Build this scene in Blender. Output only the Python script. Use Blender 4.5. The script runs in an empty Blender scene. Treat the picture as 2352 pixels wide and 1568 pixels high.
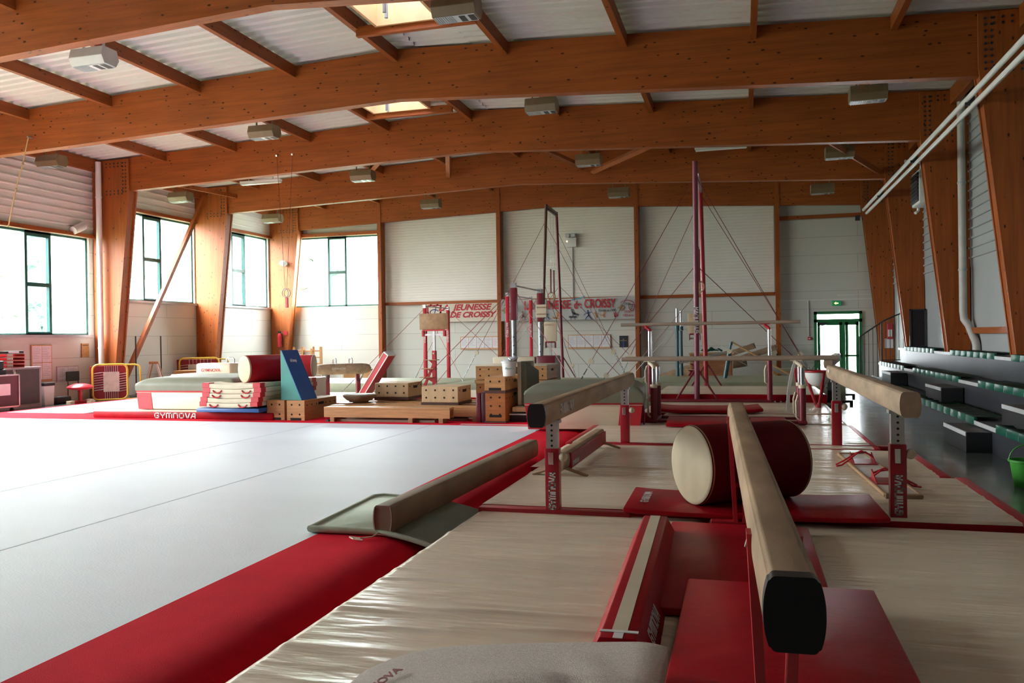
import bpy, bmesh, math, random
from math import sin, cos, pi, radians, sqrt, atan2, exp
from mathutils import Vector, Matrix

random.seed(7)
S = bpy.context.scene
COL = S.collection

# ------------------------------------------------------------------ camera
YAW, PITCH, ROLL, EYE = radians(15.68), radians(-0.27), 0.0145, 1.55
F0 = Vector((-sin(YAW), cos(YAW), 0)); R0 = Vector((cos(YAW), sin(YAW), 0)); ZU = Vector((0, 0, 1))
FW = F0*cos(PITCH) + ZU*sin(PITCH); UP0 = -F0*sin(PITCH) + ZU*cos(PITCH)
UPV = UP0*cos(ROLL) + R0*sin(ROLL); RT = R0*cos(ROLL) - UP0*sin(ROLL)
cam = bpy.data.cameras.new('camera'); camo = bpy.data.objects.new('camera', cam); COL.objects.link(camo)
cam.sensor_width = 36; cam.lens = 1890/2352*36; cam.clip_start = .05; cam.clip_end = 500
camo.matrix_world = Matrix(((RT.x, UPV.x, -FW.x, 0), (RT.y, UPV.y, -FW.y, 0), (RT.z, UPV.z, -FW.z, EYE), (0, 0, 0, 1)))
S.camera = camo

# ------------------------------------------------------------------ sky, exposure
w = bpy.data.worlds.new('sky'); S.world = w; w.use_nodes = True
bg = w.node_tree.nodes['Background']
bg.inputs[0].default_value = (.94, .97, 1, 1); # overcast sky: dim at the horizon, bright towards the zenith
_t = w.node_tree; _tc = _t.nodes.new('ShaderNodeTexCoord'); _sp = _t.nodes.new('ShaderNodeSeparateXYZ'); _mr = _t.nodes.new('ShaderNodeMapRange')
_t.links.new(_tc.outputs['Generated'], _sp.inputs[0]); _t.links.new(_sp.outputs[2], _mr.inputs[0])
for _i, _v in ((1, -.05), (2, .9), (3, 5.5), (4, 18.0)): _mr.inputs[_i].default_value = _v
_t.links.new(_mr.outputs[0], bg.inputs[1])
w.cycles.sampling_method = 'MANUAL'; w.cycles.sample_map_resolution = 64
vs = S.view_settings
vs.view_transform = 'Standard'; vs.look = 'None'; vs.gamma = 1; vs.use_curve_mapping = False; vs.exposure = 2.14
S.render.engine = 'CYCLES'
cy = S.cycles
cy.use_denoising = True; cy.denoiser = 'OPENIMAGEDENOISE'
cy.max_bounces = 9; cy.diffuse_bounces = 3; cy.glossy_bounces = 4; cy.transmission_bounces = 4; cy.transparent_max_bounces = 12
cy.caustics_reflective = False; cy.caustics_refractive = False
cy.sample_clamp_indirect = 8

def portal(loc, rot, sx, sy):
    l = bpy.data.lights.new('daylight_portal', 'AREA'); l.shape = 'RECTANGLE'; l.size = sx; l.size_y = sy
    l.cycles.is_portal = True
    o = bpy.data.objects.new('daylight_portal', l); COL.objects.link(o); o.location = loc; o.rotation_euler = rot

# hall numbers
XL, XR, YB, YF = -17.6, 4.6, 28.6, -3.2
FRAMES = [1.3, 5.8, 10.3, 14.8, 19.3, 23.8, 28.3]
RIDGE = -6.35
def roof_z(x): return 7.14 - .042*abs(x-RIDGE) if x < RIDGE else 7.14 - .047*abs(x-RIDGE)
def soffit_z(x): return 6.12 - .033*abs(x-RIDGE) if x < RIDGE else 6.12 - .05*abs(x-RIDGE)
# windows: (y0, y1, z0, z1); near bays unseen, added to light the foreground
LWIN = [(1.55, 5.55, .9, 5.5), (6.05, 10.05, .9, 5.5), (10.55, 14.55, 1.3, 5.0), (15.05, 19.0, 1.78, 4.5), (19.55, 23.6, 2.82, 5.5), (24.05, 28.05, 2.82, 5.5)]
BWIN = (-17.0, -13.12, 2.84, 5.53)
SKYL = [(-5.93, -4.85, 11.0, 12.9), (-8.3, -6.95, 16.1, 17.85)]
for y0, y1, z0, z1 in LWIN:
    portal((XL-.3, (y0+y1)/2, (z0+z1)/2), (0, -pi/2, 0), z1-z0, y1-y0)
portal(((BWIN[0]+BWIN[1])/2, YB+.3, (BWIN[2]+BWIN[3])/2), (-pi/2, 0, 0), BWIN[1]-BWIN[0], BWIN[3]-BWIN[2])
portal((2.97, YB+.3, 1.15), (-pi/2, 0, 0), 1.4, 2.2)
for x0, x1, y0, y1 in SKYL:
    portal(((x0+x1)/2, (y0+y1)/2, 7.75), (0, 0, 0), x1-x0, y1-y0)

# ------------------------------------------------------------------ materials
def nodes(name):
    m = bpy.data.materials.new(name); m.use_nodes = True
    nt = m.node_tree
    return m, nt, nt.nodes['Principled BSDF']
def N(nt, t, **kw):
    n = nt.nodes.new(t)
    for k, v in kw.items():
        if hasattr(n, k): setattr(n, k, v)
    return n
def coords(nt, scale=(1, 1, 1), kind='Object'):
    tc = N(nt, 'ShaderNodeTexCoord'); mp = N(nt, 'ShaderNodeMapping')
    nt.links.new(tc.outputs[kind], mp.inputs['Vector']); mp.inputs['Scale'].default_value = scale
    return mp.outputs['Vector']
def noise(nt, vec, scale, detail=4, rough=.55):
    n = N(nt, 'ShaderNodeTexNoise'); nt.links.new(vec, n.inputs['Vector'])
    n.inputs['Scale'].default_value = scale; n.inputs['Detail'].default_value = detail; n.inputs['Roughness'].default_value = rough
    return n.outputs['Fac']
def ramp(nt, fac, stops):
    r = N(nt, 'ShaderNodeValToRGB'); nt.links.new(fac, r.inputs['Fac'])
    e = r.color_ramp.elements
    while len(e) < len(stops): e.new(.5)
    for el, (p, c) in zip(e, stops):
        el.position = p; el.color = (*c, 1) if len(c) == 3 else c
    return r.outputs['Color']
def mix(nt, fac, a, b, mode='MIX'):
    n = N(nt, 'ShaderNodeMix', data_type='RGBA', blend_type=mode)
    for s, v in ((0, fac), (6, a), (7, b)):
        if hasattr(v, 'is_output'): nt.links.new(v, n.inputs[s])
        else: n.inputs[s].default_value = v if s == 0 else (*v, 1)
    return n.outputs[2]
def bumpit(nt, p, h, dist, strength=1):
    b = N(nt, 'ShaderNodeBump'); nt.links.new(h, b.inputs['Height'])
    b.inputs['Distance'].default_value = dist; b.inputs['Strength'].default_value = strength
    nt.links.new(b.outputs['Normal'], p.inputs['Normal'])

def plain(name, c, rough=.5, var=.12, scale=6, metal=0, spec=.5, bump=0, bscale=60, emit=0, stretch=(1, 1, 1), sheen=0):
    m, nt, p = nodes(name)
    v = coords(nt, stretch)
    f = noise(nt, v, scale)
    lo = tuple(x*(1-var) for x in c); hi = tuple(min(1, x*(1+var)) for x in c)
    nt.links.new(ramp(nt, f, [(.3, lo), (.7, hi)]), p.inputs['Base Color'])
    p.inputs['Roughness'].default_value = rough; p.inputs['Metallic'].default_value = metal
    p.inputs['Specular IOR Level'].default_value = spec
    if sheen: p.inputs['Sheen Weight'].default_value = sheen
    if bump: bumpit(nt, p, noise(nt, v, bscale, 3), bump)
    if emit:
        p.inputs['Emission Color'].default_value = (*c, 1); p.inputs['Emission Strength'].default_value = emit
    return m

def glulam(name, base=(.37, .092, .017), axis=0, knots=True, lam=True):
    m, nt, p = nodes(name)
    st = [9, 9, 9]; st[axis] = .5
    v = coords(nt, st)
    g = noise(nt, v, 1.6, 6, .65)
    big = noise(nt, coords(nt, (.6, .6, .6)), 1.2, 2)
    c = ramp(nt, g, [(.28, tuple(x*.68 for x in base)), (.55, base), (.8, tuple(min(1, x*1.22) for x in base))])
    c = mix(nt, .35, c, ramp(nt, big, [(.35, (.72, .72, .72)), (.65, (1.12, 1.1, 1.08))]), 'MULTIPLY')
    if lam:
        wv = N(nt, 'ShaderNodeTexWave'); wv.wave_type = 'BANDS'; wv.bands_direction = 'Z' if axis != 2 else 'X'
        nt.links.new(coords(nt), wv.inputs['Vector']); wv.inputs['Scale'].default_value = 7; wv.inputs['Distortion'].default_value = 0
        c = mix(nt, .5, c, ramp(nt, wv.outputs['Fac'], [(0, (.8, .78, .76)), (.06, (1, 1, 1))]), 'MULTIPLY')
    if knots:
        ks = [8.5, 8.5, 8.5]; ks[axis] = 4.2
        vo = N(nt, 'ShaderNodeTexVoronoi'); nt.links.new(coords(nt, ks), vo.inputs['Vector']); vo.inputs['Scale'].default_value = 1
        c = mix(nt, 1, c, ramp(nt, vo.outputs['Distance'], [(.09, (.16, .12, .1)), (.16, (1, 1, 1))]), 'MULTIPLY')
    nt.links.new(c, p.inputs['Base Color']); p.inputs['Roughness'].default_value = .5; p.inputs['Specular IOR Level'].default_value = .35
    return m

WOODX = glulam('glulam_x'); WOODY = glulam('glulam_y', axis=1, base=(.33, .082, .015), lam=False); WOODZ = glulam('glulam_z', axis=2)
WOODPALE = glulam('pale_wood', base=(.55, .33, .16), axis=0, knots=False, lam=False)
PLY = plain('plywood_box', (.47, .22, .075), .55, .18, 3, stretch=(1, 1, 6))
PLYPALE = plain('pale_plywood', (.60, .40, .22), .5, .12, 3, stretch=(6, 6, 1))
ZINC = plain('zinc_tube', (.33, .34, .35), .5, .1, 8, metal=.6)
PINKC = plain('glare_pink_carpet', (.80, .30, .38), .6, .08, 1.5, spec=.3)  # window glare on red carpet, put into the colour as pink
PLYDARK = plain('varnished_plywood', (.34, .105, .02), .45, .2, 3, stretch=(1, 1, 6))
BENCHW = plain('bench_wood', (.50, .25, .10), .35, .2, 4, stretch=(.6, 8, 8))
DARKBROWN = plain('dark_stained_wood', (.075, .025, .016), .5, .25, 5)
CARPETW = plain('white_carpet', (.75, .785, .82), .46, .05, .7, bump=.003, bscale=150, spec=.45, stretch=(.35, 1, 1))
CARPETR = plain('red_carpet', (.76, .016, .035), .9, .1, 2, bump=.004, bscale=200, spec=.06)
REDV = plain('red_vinyl', (.33, .003, .010), .42, .12, 4, bump=.003, bscale=9, spec=.13)
REDV2 = plain('bright_red_vinyl', (.50, .02, .03), .4, .1, 4)
DKREDV = plain('dark_red_vinyl', (.13, .012, .022), .35, .2, 4)
CREAMV = plain('cream_vinyl', (.78, .655, .49), .27, .10, 1.2, bump=.012, bscale=5, stretch=(.35, 1.6, 1))
CREAMF2 = plain('buff_fabric', (.43, .35, .225), .6, .08, 3, spec=.3)
CREAMF = plain('cream_fabric', (.62, .53, .38), .6, .07, 3)
SAGE = plain('sage_vinyl', (.32, .34, .22), .5, .12, 2, bump=.01, bscale=5)
SAGEL = plain('pale_sage_vinyl', (.42, .49, .36), .5, .1, 2, bump=.01, bscale=5)
SUEDEG = plain('worn_grey_brown_cover', (.25, .19, .125), .55, .25, 2, bump=.002, bscale=30, spec=.3)
SLIP = plain('slip_cover_sage', (.165, .165, .11), .55, .12, 2, bump=.01, bscale=5)
SUEDE = plain('beam_suede', (.36, .24, .145), .6, .3, 2.2, bump=.001, bscale=220, spec=.25, stretch=(3, .7, 3))
SUEDEL = plain('beam_suede_light', (.36, .25, .16), .55, .28, 2.5, bump=.001, bscale=220, stretch=(3, .8, 3))
BLACKP = plain('black_plastic', (.008, .008, .009), .45, .1, 5)
REDP = plain('red_paint', (.36, .012, .022), .32, .06, 4)
REDPB = plain('bright_red_paint', (.55, .022, .035), .32, .06, 4)
MAROONP = plain('maroon_paint', (.19, .014, .026), .35, .1, 4)
STEEL = plain('galvanised_steel', (.55, .56, .57), .35, .08, 12, metal=.85)
CHROME = plain('chrome', (.75, .76, .78), .16, .03, 4, metal=1)
GREYP = plain('grey_paint', (.42, .43, .44), .4, .06, 4)
DKMETAL = plain('dark_metal', (.035, .035, .04), .45, .1, 5)
TEALP = plain('teal_paint', (.035, .10, .115), .38, .12, 5)
WHITEP = plain('white_paint', (.78, .77, .74), .4, .04, 4)
LAMPB = plain('bronze_lamp_housing', (.22, .155, .085), .4, .08, 5)
LAMPW = plain('white_lamp_housing', (.74, .74, .72), .4, .04, 5)
YELLOWP = plain('yellow_paint', (.62, .42, .05), .35, .1, 5)
GREENP = plain('green_paint', (.02, .17, .05), .4, .1, 5)
DKGREEN = plain('dark_green_frame', (.02, .10, .075), .4, .1, 5)
SEATG = plain('green_seat_plastic', (.008, .085, .055), .4, .15, 3, spec=.25)
SEATD = plain('dark_green_seat_plastic', (.005, .038, .026), .35, .15, 3, spec=.3)
BLEACH = plain('dark_grey_bleacher_boards', (.034, .036, .043), .4, .2, 1.4, spec=.3)
NOSING = plain('light_metal_nosing', (.5, .5, .5), .4, .08, 6)
BLUEV = plain('blue_vinyl', (.02, .085, .27), .4, .12, 3)
TEALV = plain('teal_vinyl', (.02, .23, .19), .4, .12, 3)
PAPER = plain('white_paper', (.74, .72, .74), .8, .04, 8)
CORK = plain('pale_wood_frame', (.55, .31, .16), .6, .1, 8)
LETR = plain('red_letters', (.45, .015, .025), .6, .05, 3)
LETW = plain('white_letters', (.72, .72, .70), .5, .03, 3)
LETK = plain('dark_letters', (.05, .05, .06), .6, .05, 3)
LETB = plain('blue_letters', (.02, .07, .25), .6, .05, 3)
ORANGE = plain('orange_print', (.75, .26, .05), .6, .05, 3)
GOLD = plain('gold_print', (.30, .22, .12), .6, .05, 3)
BANNERC = plain('cream_banner', (.66, .58, .47), .7, .04, 2)
BANNERW = plain('white_banner', (.84, .84, .82), .6, .03, 2)
GREENPL = plain('green_plastic', (.06, .33, .04), .35, .1, 5)
SPEAKER = plain('speaker_cloth', (.018, .013, .013), .9, .3, 60)
CLOTHG = plain('green_cloth', (.01, .12, .075), .9, .2, 9, bump=.03, bscale=8)
TOWEL = plain('cream_carpet_pile', (.80, .67, .57), .95, .14, 90, bump=.012, bscale=260, sheen=.3)
GREYSTRIP = plain('pale_strip', (.52, .49, .45), .5, .1, 5)
BLACKHOLE = plain('hole_dark', (.012, .008, .006), .9, 0, 5)
LAMPGLASS = plain('lamp_glass', (.62, .66, .68), .15, .05, 20)
CYANL = plain('signal_orange', (1, .55, .2), .4, 0, 5, emit=1.2)
EXITG = plain('exit_green', (.02, .35, .12), .4, 0, 5, emit=.03)
EXITY = plain('exit_pictogram', (.95, .85, .45), .4, 0, 5, emit=.25)
TUBE = plain('diffuser', (.70, .71, .69), .3, .03, 6)

def walls_lower():
    m, nt, p = nodes('smooth_wall_panels')
    tc = N(nt, 'ShaderNodeTexCoord'); sp = N(nt, 'ShaderNodeSeparateXYZ'); nt.links.new(tc.outputs['Object'], sp.inputs[0])
    ad = N(nt, 'ShaderNodeMath', operation='ADD'); nt.links.new(sp.outputs[0], ad.inputs[0]); nt.links.new(sp.outputs[1], ad.inputs[1])
    cb = N(nt, 'ShaderNodeCombineXYZ'); nt.links.new(ad.outputs[0], cb.inputs[0]); nt.links.new(sp.outputs[2], cb.inputs[1])
    br = N(nt, 'ShaderNodeTexBrick'); nt.links.new(cb.outputs[0], br.inputs['Vector'])
    br.offset = 0.5; br.inputs['Scale'].default_value = 1; br.inputs['Brick Width'].default_value = 9.2; br.inputs['Row Height'].default_value = .585
    br.inputs['Mortar Size'].default_value = .006; br.inputs['Mortar Smooth'].default_value = .3
    br.inputs['Color1'].default_value = (.64, .63, .56, 1); br.inputs['Color2'].default_value = (.625, .615, .55, 1); br.inputs['Mortar'].default_value = (.33, .31, .28, 1)
    nt.links.new(br.outputs['Color'], p.inputs['Base Color']); p.inputs['Roughness'].default_value = .55
    return m
WALLP = walls_lower()
CLAD = plain('ribbed_metal_cladding', (.84, .825, .76), .4, .03, 1)
ROOFM = plain('corrugated_roof_metal', (.71, .67, .63), .45, .03, 1)
def floor_mat():
    m, nt, p = nodes('glossy_grey_green_floor')
    v = coords(nt)
    nt.links.new(ramp(nt, noise(nt, v, .8, 5), [(.3, (.075, .095, .09)), (.7, (.12, .145, .14))]), p.inputs['Base Color'])
    nt.links.new(ramp(nt, noise(nt, v, 2.2, 4), [(.3, (.13, .13, .13)), (.7, (.26, .26, .26))]), p.inputs['Roughness'])
    return m
FLOORM = floor_mat()
WALLR = plain('grey_wall_panels', (.37, .38, .38), .55, .05, 1)
FOLI = plain('tree_leaves', (.36, .42, .34), .9, .5, 5, bump=.2, bscale=5)
BARK = plain('tree_bark', (.12, .09, .07), .9, .3, 5)
FRONTW = plain('grey_block_wall', (.12, .115, .11), .8, .1, 2)
def glass(name, tint):
    m = bpy.data.materials.new(name); m.use_nodes = True; nt = m.node_tree; nt.nodes.clear()
    o = N(nt, 'ShaderNodeOutputMaterial'); tr = N(nt, 'ShaderNodeBsdfTransparent'); gl = N(nt, 'ShaderNodeBsdfGlossy'); mx = N(nt, 'ShaderNodeMixShader')
    tr.inputs[0].default_value = (*tint, 1); gl.inputs['Roughness'].default_value = .03
    mx.inputs[0].default_value = .05
    nt.links.new(tr.outputs[0], mx.inputs[1]); nt.links.new(gl.outputs[0], mx.inputs[2]); nt.links.new(mx.outputs[0], o.inputs[0])
    return m
GLASS = glass('clear_window_glass', (.97, .99, .98)); GLASST = glass('tinted_window_glass', (.55, .63, .66)); SKYG = glass('dusty_skylight_dome', (.36, .40, .46)); BOWLG = glass('clear_plastic', (.80, .82, .86))
TERR = plain('pale_terrace', (.60, .61, .62), .9, .05, 2)
GRASS = plain('outside_ground', (.10, .13, .07), .9, .2, 2)
HEDGE = plain('hedge_leaves', (.26, .38, .38), .9, .3, 9, bump=.1, bscale=12)
OUTW = plain('outside_pale_wall', (.74, .74, .77), .8, .1, 3)
# ------------------------------------------------------------------ mesh helpers
class B:
    def __init__(s): s.bm = bmesh.new()
    def _mi(s, faces, mi):
        for f in faces: f.material_index = mi
    def box(s, x0, x1, y0, y1, z0, z1, bev=0, seg=2, mi=0, M=None):
        vs_ = [s.bm.verts.new((x, y, z)) for z in (z0, z1) for y in (y0, y1) for x in (x0, x1)]
        fs = [s.bm.faces.new([vs_[i] for i in q]) for q in ((0, 2, 3, 1), (4, 5, 7, 6), (0, 1, 5, 4), (2, 6, 7, 3), (0, 4, 6, 2), (1, 3, 7, 5))]
        s._mi(fs, mi)
        allv = vs_
        if bev:
            ed = list({e for f in fs for e in f.edges})
            r = bmesh.ops.bevel(s.bm, geom=ed, offset=bev, segments=seg, profile=.5, affect='EDGES')
            s._mi(r['faces'], mi)
            allv = list({v for f in r['faces'] for v in f.verts} | {v for v in vs_ if v.is_valid})
        if M is not None: bmesh.ops.transform(s.bm, matrix=M, verts=[v for v in allv if v.is_valid])
        return s
    def cyl(s, p, q, r, r2=None, n=14, mi=0, cap=True):
        p, q = Vector(p), Vector(q); d = (q-p).normalized(); r2 = r if r2 is None else r2
        a = d.orthogonal().normalized(); b = d.cross(a)
        A = [s.bm.verts.new(p + (a*cos(2*pi*i/n)+b*sin(2*pi*i/n))*r) for i in range(n)]
        Bv = [s.bm.verts.new(q + (a*cos(2*pi*i/n)+b*sin(2*pi*i/n))*r2) for i in range(n)]
        fs = [s.bm.faces.new((A[i], A[(i+1) % n], Bv[(i+1) % n], Bv[i])) for i in range(n)]
        if cap: fs += [s.bm.faces.new(A[::-1]), s.bm.faces.new(Bv)]
        s._mi(fs, mi); return s
    def tube(s, pts, r, n=8, closed=False, mi=0):
        pts = [Vector(p) for p in pts]; m = len(pts); rings = []
        up = None
        for i in range(m):
            if closed: t = pts[(i+1) % m]-pts[i-1]
            else: t = pts[min(i+1, m-1)]-pts[max(i-1, 0)]
            t.normalize()
            if up is None: up = t.orthogonal().normalized()
            up = (up - t*up.dot(t)); up = up.normalized() if up.length > 1e-6 else t.orthogonal().normalized()
            b = t.cross(up)
            rings.append([s.bm.verts.new(pts[i]+(up*cos(2*pi*k/n)+b*sin(2*pi*k/n))*r) for k in range(n)])
        fs = []
        for i in range(m if closed else m-1):
            a, c = rings[i], rings[(i+1) % m]
            fs += [s.bm.faces.new((a[k], a[(k+1) % n], c[(k+1) % n], c[k])) for k in range(n)]
        if not closed: fs += [s.bm.faces.new(rings[0][::-1]), s.bm.faces.new(rings[-1])]
        s._mi(fs, mi); return s
    def lathe(s, prof, n=32, mi=0, M=None):
        rings = []; new = []
        for r, z in prof:
            if r < 1e-5:
                v = s.bm.verts.new((0, 0, z)); rings.append([v]); new.append(v)
            else:
                rg = [s.bm.verts.new((r*cos(2*pi*i/n), r*sin(2*pi*i/n), z)) for i in range(n)]; rings.append(rg); new += rg
        for a, b in zip(rings, rings[1:]):
            for i in range(n):
                j = (i+1) % n
                if len(a) == 1 and len(b) == 1: continue
                if len(a) == 1: f = s.bm.faces.new((a[0], b[j], b[i]))
                elif len(b) == 1: f = s.bm.faces.new((a[i], a[j], b[0]))
                else: f = s.bm.faces.new((a[i], a[j], b[j], b[i]))
                f.material_index = mi
        if M is not None: bmesh.ops.transform(s.bm, matrix=M, verts=new)
        return s
    def prism(s, pts, axis, a0, a1, mi=0, M=None, bev=0):
        # pts are (u, v) pairs; axis 'x': (y,z)  'y': (x,z)  'z': (x,y)
        def mk(u, v, a): return {'x': (a, u, v), 'y': (u, a, v), 'z': (u, v, a)}[axis]
        A = [s.bm.verts.new(mk(u, v, a0)) for u, v in pts]; C = [s.bm.verts.new(mk(u, v, a1)) for u, v in pts]
        n = len(pts); fs = [s.bm.faces.new(A[::-1]), s.bm.faces.new(C)]
        fs += [s.bm.faces.new((A[i], A[(i+1) % n], C[(i+1) % n], C[i])) for i in range(n)]
        s._mi(fs, mi)
        vs2 = A+C
        if bev:
            ed = list({e for f in fs for e in f.edges})
            r = bmesh.ops.bevel(s.bm, geom=ed, offset=bev, segments=2, profile=.5, affect='EDGES')
            s._mi(r['faces'], mi)
            vs2 = list({v for f in r['faces'] for v in f.verts} | {v for v in vs2 if v.is_valid})
        if M is not None: bmesh.ops.transform(s.bm, matrix=M, verts=[v for v in vs2 if v.is_valid])
        return s
    def grid(s, fn, nu, nv, mi=0):
        V = [[s.bm.verts.new(fn(i/nu, j/nv)) for j in range(nv+1)] for i in range(nu+1)]
        for i in range(nu):
            for j in range(nv):
                s.bm.faces.new((V[i][j], V[i+1][j], V[i+1][j+1], V[i][j+1])).material_index = mi
        return s
    def out(s, name, mats, parent=None, smooth=None, loc=None):
        bmesh.ops.recalc_face_normals(s.bm, faces=s.bm.faces)
        me = bpy.data.meshes.new(name); s.bm.to_mesh(me); s.bm.free()
        for m in (mats if isinstance(mats, (list, tuple)) else [mats]): me.materials.append(m)
        if smooth is not None:
            me.shade_smooth(); me.set_sharp_from_angle(angle=radians(smooth))
        o = bpy.data.objects.new(name, me); COL.objects.link(o)
        if parent is not None: o.parent = parent
        if loc is not None: o.location = loc
        return o
def tag(o, label, cat, group=None, kind=None):
    o['label'] = label; o['category'] = cat
    if group: o['group'] = group
    o['kind'] = kind or 'thing'
    return o
def thing(name, label, cat, loc=(0, 0, 0), rz=0, group=None):
    o = bpy.data.objects.new(name, None); COL.objects.link(o); o.empty_display_size = .1
    o.location = loc; o.rotation_euler = (0, 0, rz)
    return tag(o, label, cat, group)
def struct(o):
    o['kind'] = 'structure'; return o
ORD = 'first second third fourth fifth sixth seventh eighth ninth tenth eleventh twelfth thirteenth fourteenth fifteenth sixteenth seventeenth eighteenth'.split()
def kids(o): return [c for c in bpy.data.objects if c.parent == o]
def clone(o, parent=None):
    c = o.copy(); COL.objects.link(c); c.parent = parent
    for k in kids(o): clone(k, c)
    return c
def dup(o, loc, rz, label):
    c = clone(o); c.location = loc; c.rotation_euler = (0, 0, rz); c['label'] = label; return c
def plabel(o, s): o['label'] = s; return o

# ---- lettering
def text(body, size, mat, parent, loc, rot, name='lettering', sx=1, bold=0, shear=0, align='CENTER', ext=.0015, width=None):
    cu = bpy.data.curves.new('t', 'FONT'); cu.body = body; cu.size = size; cu.align_x = align; cu.align_y = 'CENTER'
    cu.offset = bold; cu.shear = shear; cu.extrude = ext
    t = bpy.data.objects.new('t', cu); COL.objects.link(t)
    me = bpy.data.meshes.new_from_object(t.evaluated_get(bpy.context.evaluated_depsgraph_get()))
    bpy.data.objects.remove(t); bpy.data.curves.remove(cu)
    if width:
        xs_ = [v.co.x for v in me.vertices]; k_ = width/(max(xs_)-min(xs_)); c_ = (max(xs_)+min(xs_))/2
        for v in me.vertices: v.co.x = (v.co.x-c_)*k_
    else:
        for v in me.vertices: v.co.x *= sx
    me.materials.clear(); me.materials.append(mat); me.name = name
    o = bpy.data.objects.new(name, me); COL.objects.link(o); o.parent = parent; o.location = loc; o.rotation_euler = rot
    return o
GL = {'G': ([[(.8, .82), (.8, 1), (.22, 1), (0, .8), (0, .2), (.22, 0), (.8, 0), (.8, .45), (.45, .45)]], .95),
      'Y': ([[(0, 1), (0, .75), (.4, .45), (.8, .75), (.8, 1)], [(.4, .45), (.4, 0)]], .95),
      'M': ([[(0, 0), (0, 1), (.95, 1), (1.05, .9), (1.05, 0)], [(.53, 1), (.53, 0)]], 1.2),
      'N': ([[(0, 0), (0, 1), (.65, 1), (.8, .85), (.8, 0)]], .95),
      'O': ([[(.2, 0), (0, .2), (0, .8), (.2, 1), (.65, 1), (.85, .8), (.85, .2), (.65, 0), (.2, 0)]], 1.0),
      'V': ([[(0, 1), (.3, 0), (.45, 0), (.8, 1)]], .85),
      'A': ([[(0, 0), (.42, 1), (.8, 1), (.8, 0)], [(.25, .35), (.8, .35)]], .95)}
def stroke(b, pl, th, k=0.0, ext=.0012, mi=0):
    h = th/2
    for (x0, y0), (x1, y1) in zip(pl, pl[1:]):
        d = Vector((x1-x0, y1-y0)); L = d.length
        if L < 1e-6: continue
        d /= L; n = Vector((-d.y, d.x))*h; e = d*h*.8
        q = [(x0-e.x+n.x, y0-e.y+n.y), (x0-e.x-n.x, y0-e.y-n.y), (x1+e.x-n.x, y1+e.y-n.y), (x1+e.x+n.x, y1+e.y+n.y)]
        b.prism(q, 'z', k, k+ext, mi=mi)
def logo(word, size, mat, parent, loc, rot, sx=1, th=.24, name='lettering'):
    b = B(); x = 0; tot = sum(GL[c][1]+.22 for c in word)-.22
    for i, c in enumerate(word):
        for pl in GL[c][0]:
            stroke(b, [((x+u-tot/2)*size*sx, (v-.5)*size) for u, v in pl], th*size, 0)
        x += GL[c][1]+.22
    o = b.out(name, mat, parent); o.location = loc; o.rotation_euler = rot
    return o
def rot_to(xd, zd):
    xd = Vector(xd).normalized(); zd = Vector(zd).normalized(); yd = zd.cross(xd)
    return Matrix((xd, yd, zd)).transposed().to_euler()
UPWARD = rot_to((0, 0, 1), (0, -1, 0))
FRONT = (pi/2, 0, 0)          # text lying on a face that looks towards -y
def disc(b, cx, cy_, r, z=0, n=14, ext=.0012, mi=0):
    b.prism([(cx+r*cos(2*pi*i/n), cy_+r*sin(2*pi*i/n)) for i in range(n)], 'z', z, z+ext, mi=mi)

# ------------------------------------------------------------------ the hall
b = B(); b.box(XL-.3, XR+.3, YF-.3, YB+.3, -.2, 0); struct(b.out('floor', FLOORM))
# outside: ground, invented conifer hedge and pale wall by the door
b = B(); b.box(-70, 60, -40, 80, -.5, -.22); struct(b.out('ground', GRASS))

def rib_profile(length, pitch, depth):
    pts = []; t = 0
    while t < length-1e-6:
        for u, d in ((0, 0), (.72, 0), (.78, depth), (.94, depth)):
            q = t+u*pitch
            if q < length: pts.append((q, d))
        t += pitch
    pts.append((length, 0)); return pts
def clad_left(y0, y1, z0, z1f, name):      # horizontal ribs running along y, built on the wall plane
    b = B(); pr = rib_profile(z1f-z0, .2, .03)
    for (za, da), (zb, db) in zip(pr, pr[1:]):
        b.bm.faces.new([b.bm.verts.new(c) for c in ((XL+.012+da, y0, z0+za), (XL+.012+da, y1, z0+za), (XL+.012+db, y1, z0+zb), (XL+.012+db, y0, z0+zb))])
    return b.out(name, CLAD)
# left wall with window openings
b = B()
ys = [YF] + [v for w_ in LWIN for v in (w_[0], w_[1])] + [YB]
for i in range(0, len(ys)-1, 2): b.box(XL-.25, XL, ys[i], ys[i+1], 0, 7.4)
for y0, y1, z0, z1 in LWIN:
    b.box(XL-.25, XL, y0, y1, 0, z0); b.box(XL-.25, XL, y0, y1, z1, 7.4)
struct(b.out('wall_left', WALLP))
b = B()
b.box(XL-.25, BWIN[0], YB, YB+.25, 0, 7.5); b.box(BWIN[0], BWIN[1], YB, YB+.25, 0, BWIN[2]); b.box(BWIN[0], BWIN[1], YB, YB+.25, BWIN[3], 7.5)
b.box(BWIN[1], 2.24, YB, YB+.25, 0, 7.5); b.box(2.24, 3.7, YB, YB+.25, 2.25, 7.5); b.box(3.7, XR+.25, YB, YB+.25, 0, 7.5)
struct(b.out('wall_back', WALLP))
b = B(); b.box(XR, XR+.25, YF, YB, 0, 7.2); struct(b.out('wall_right', WALLR))
b = B(); b.box(XL-.25, XR+.25, YF-.25, YF, 0, 7.5); struct(b.out('wall_front', FRONTW))
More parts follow.
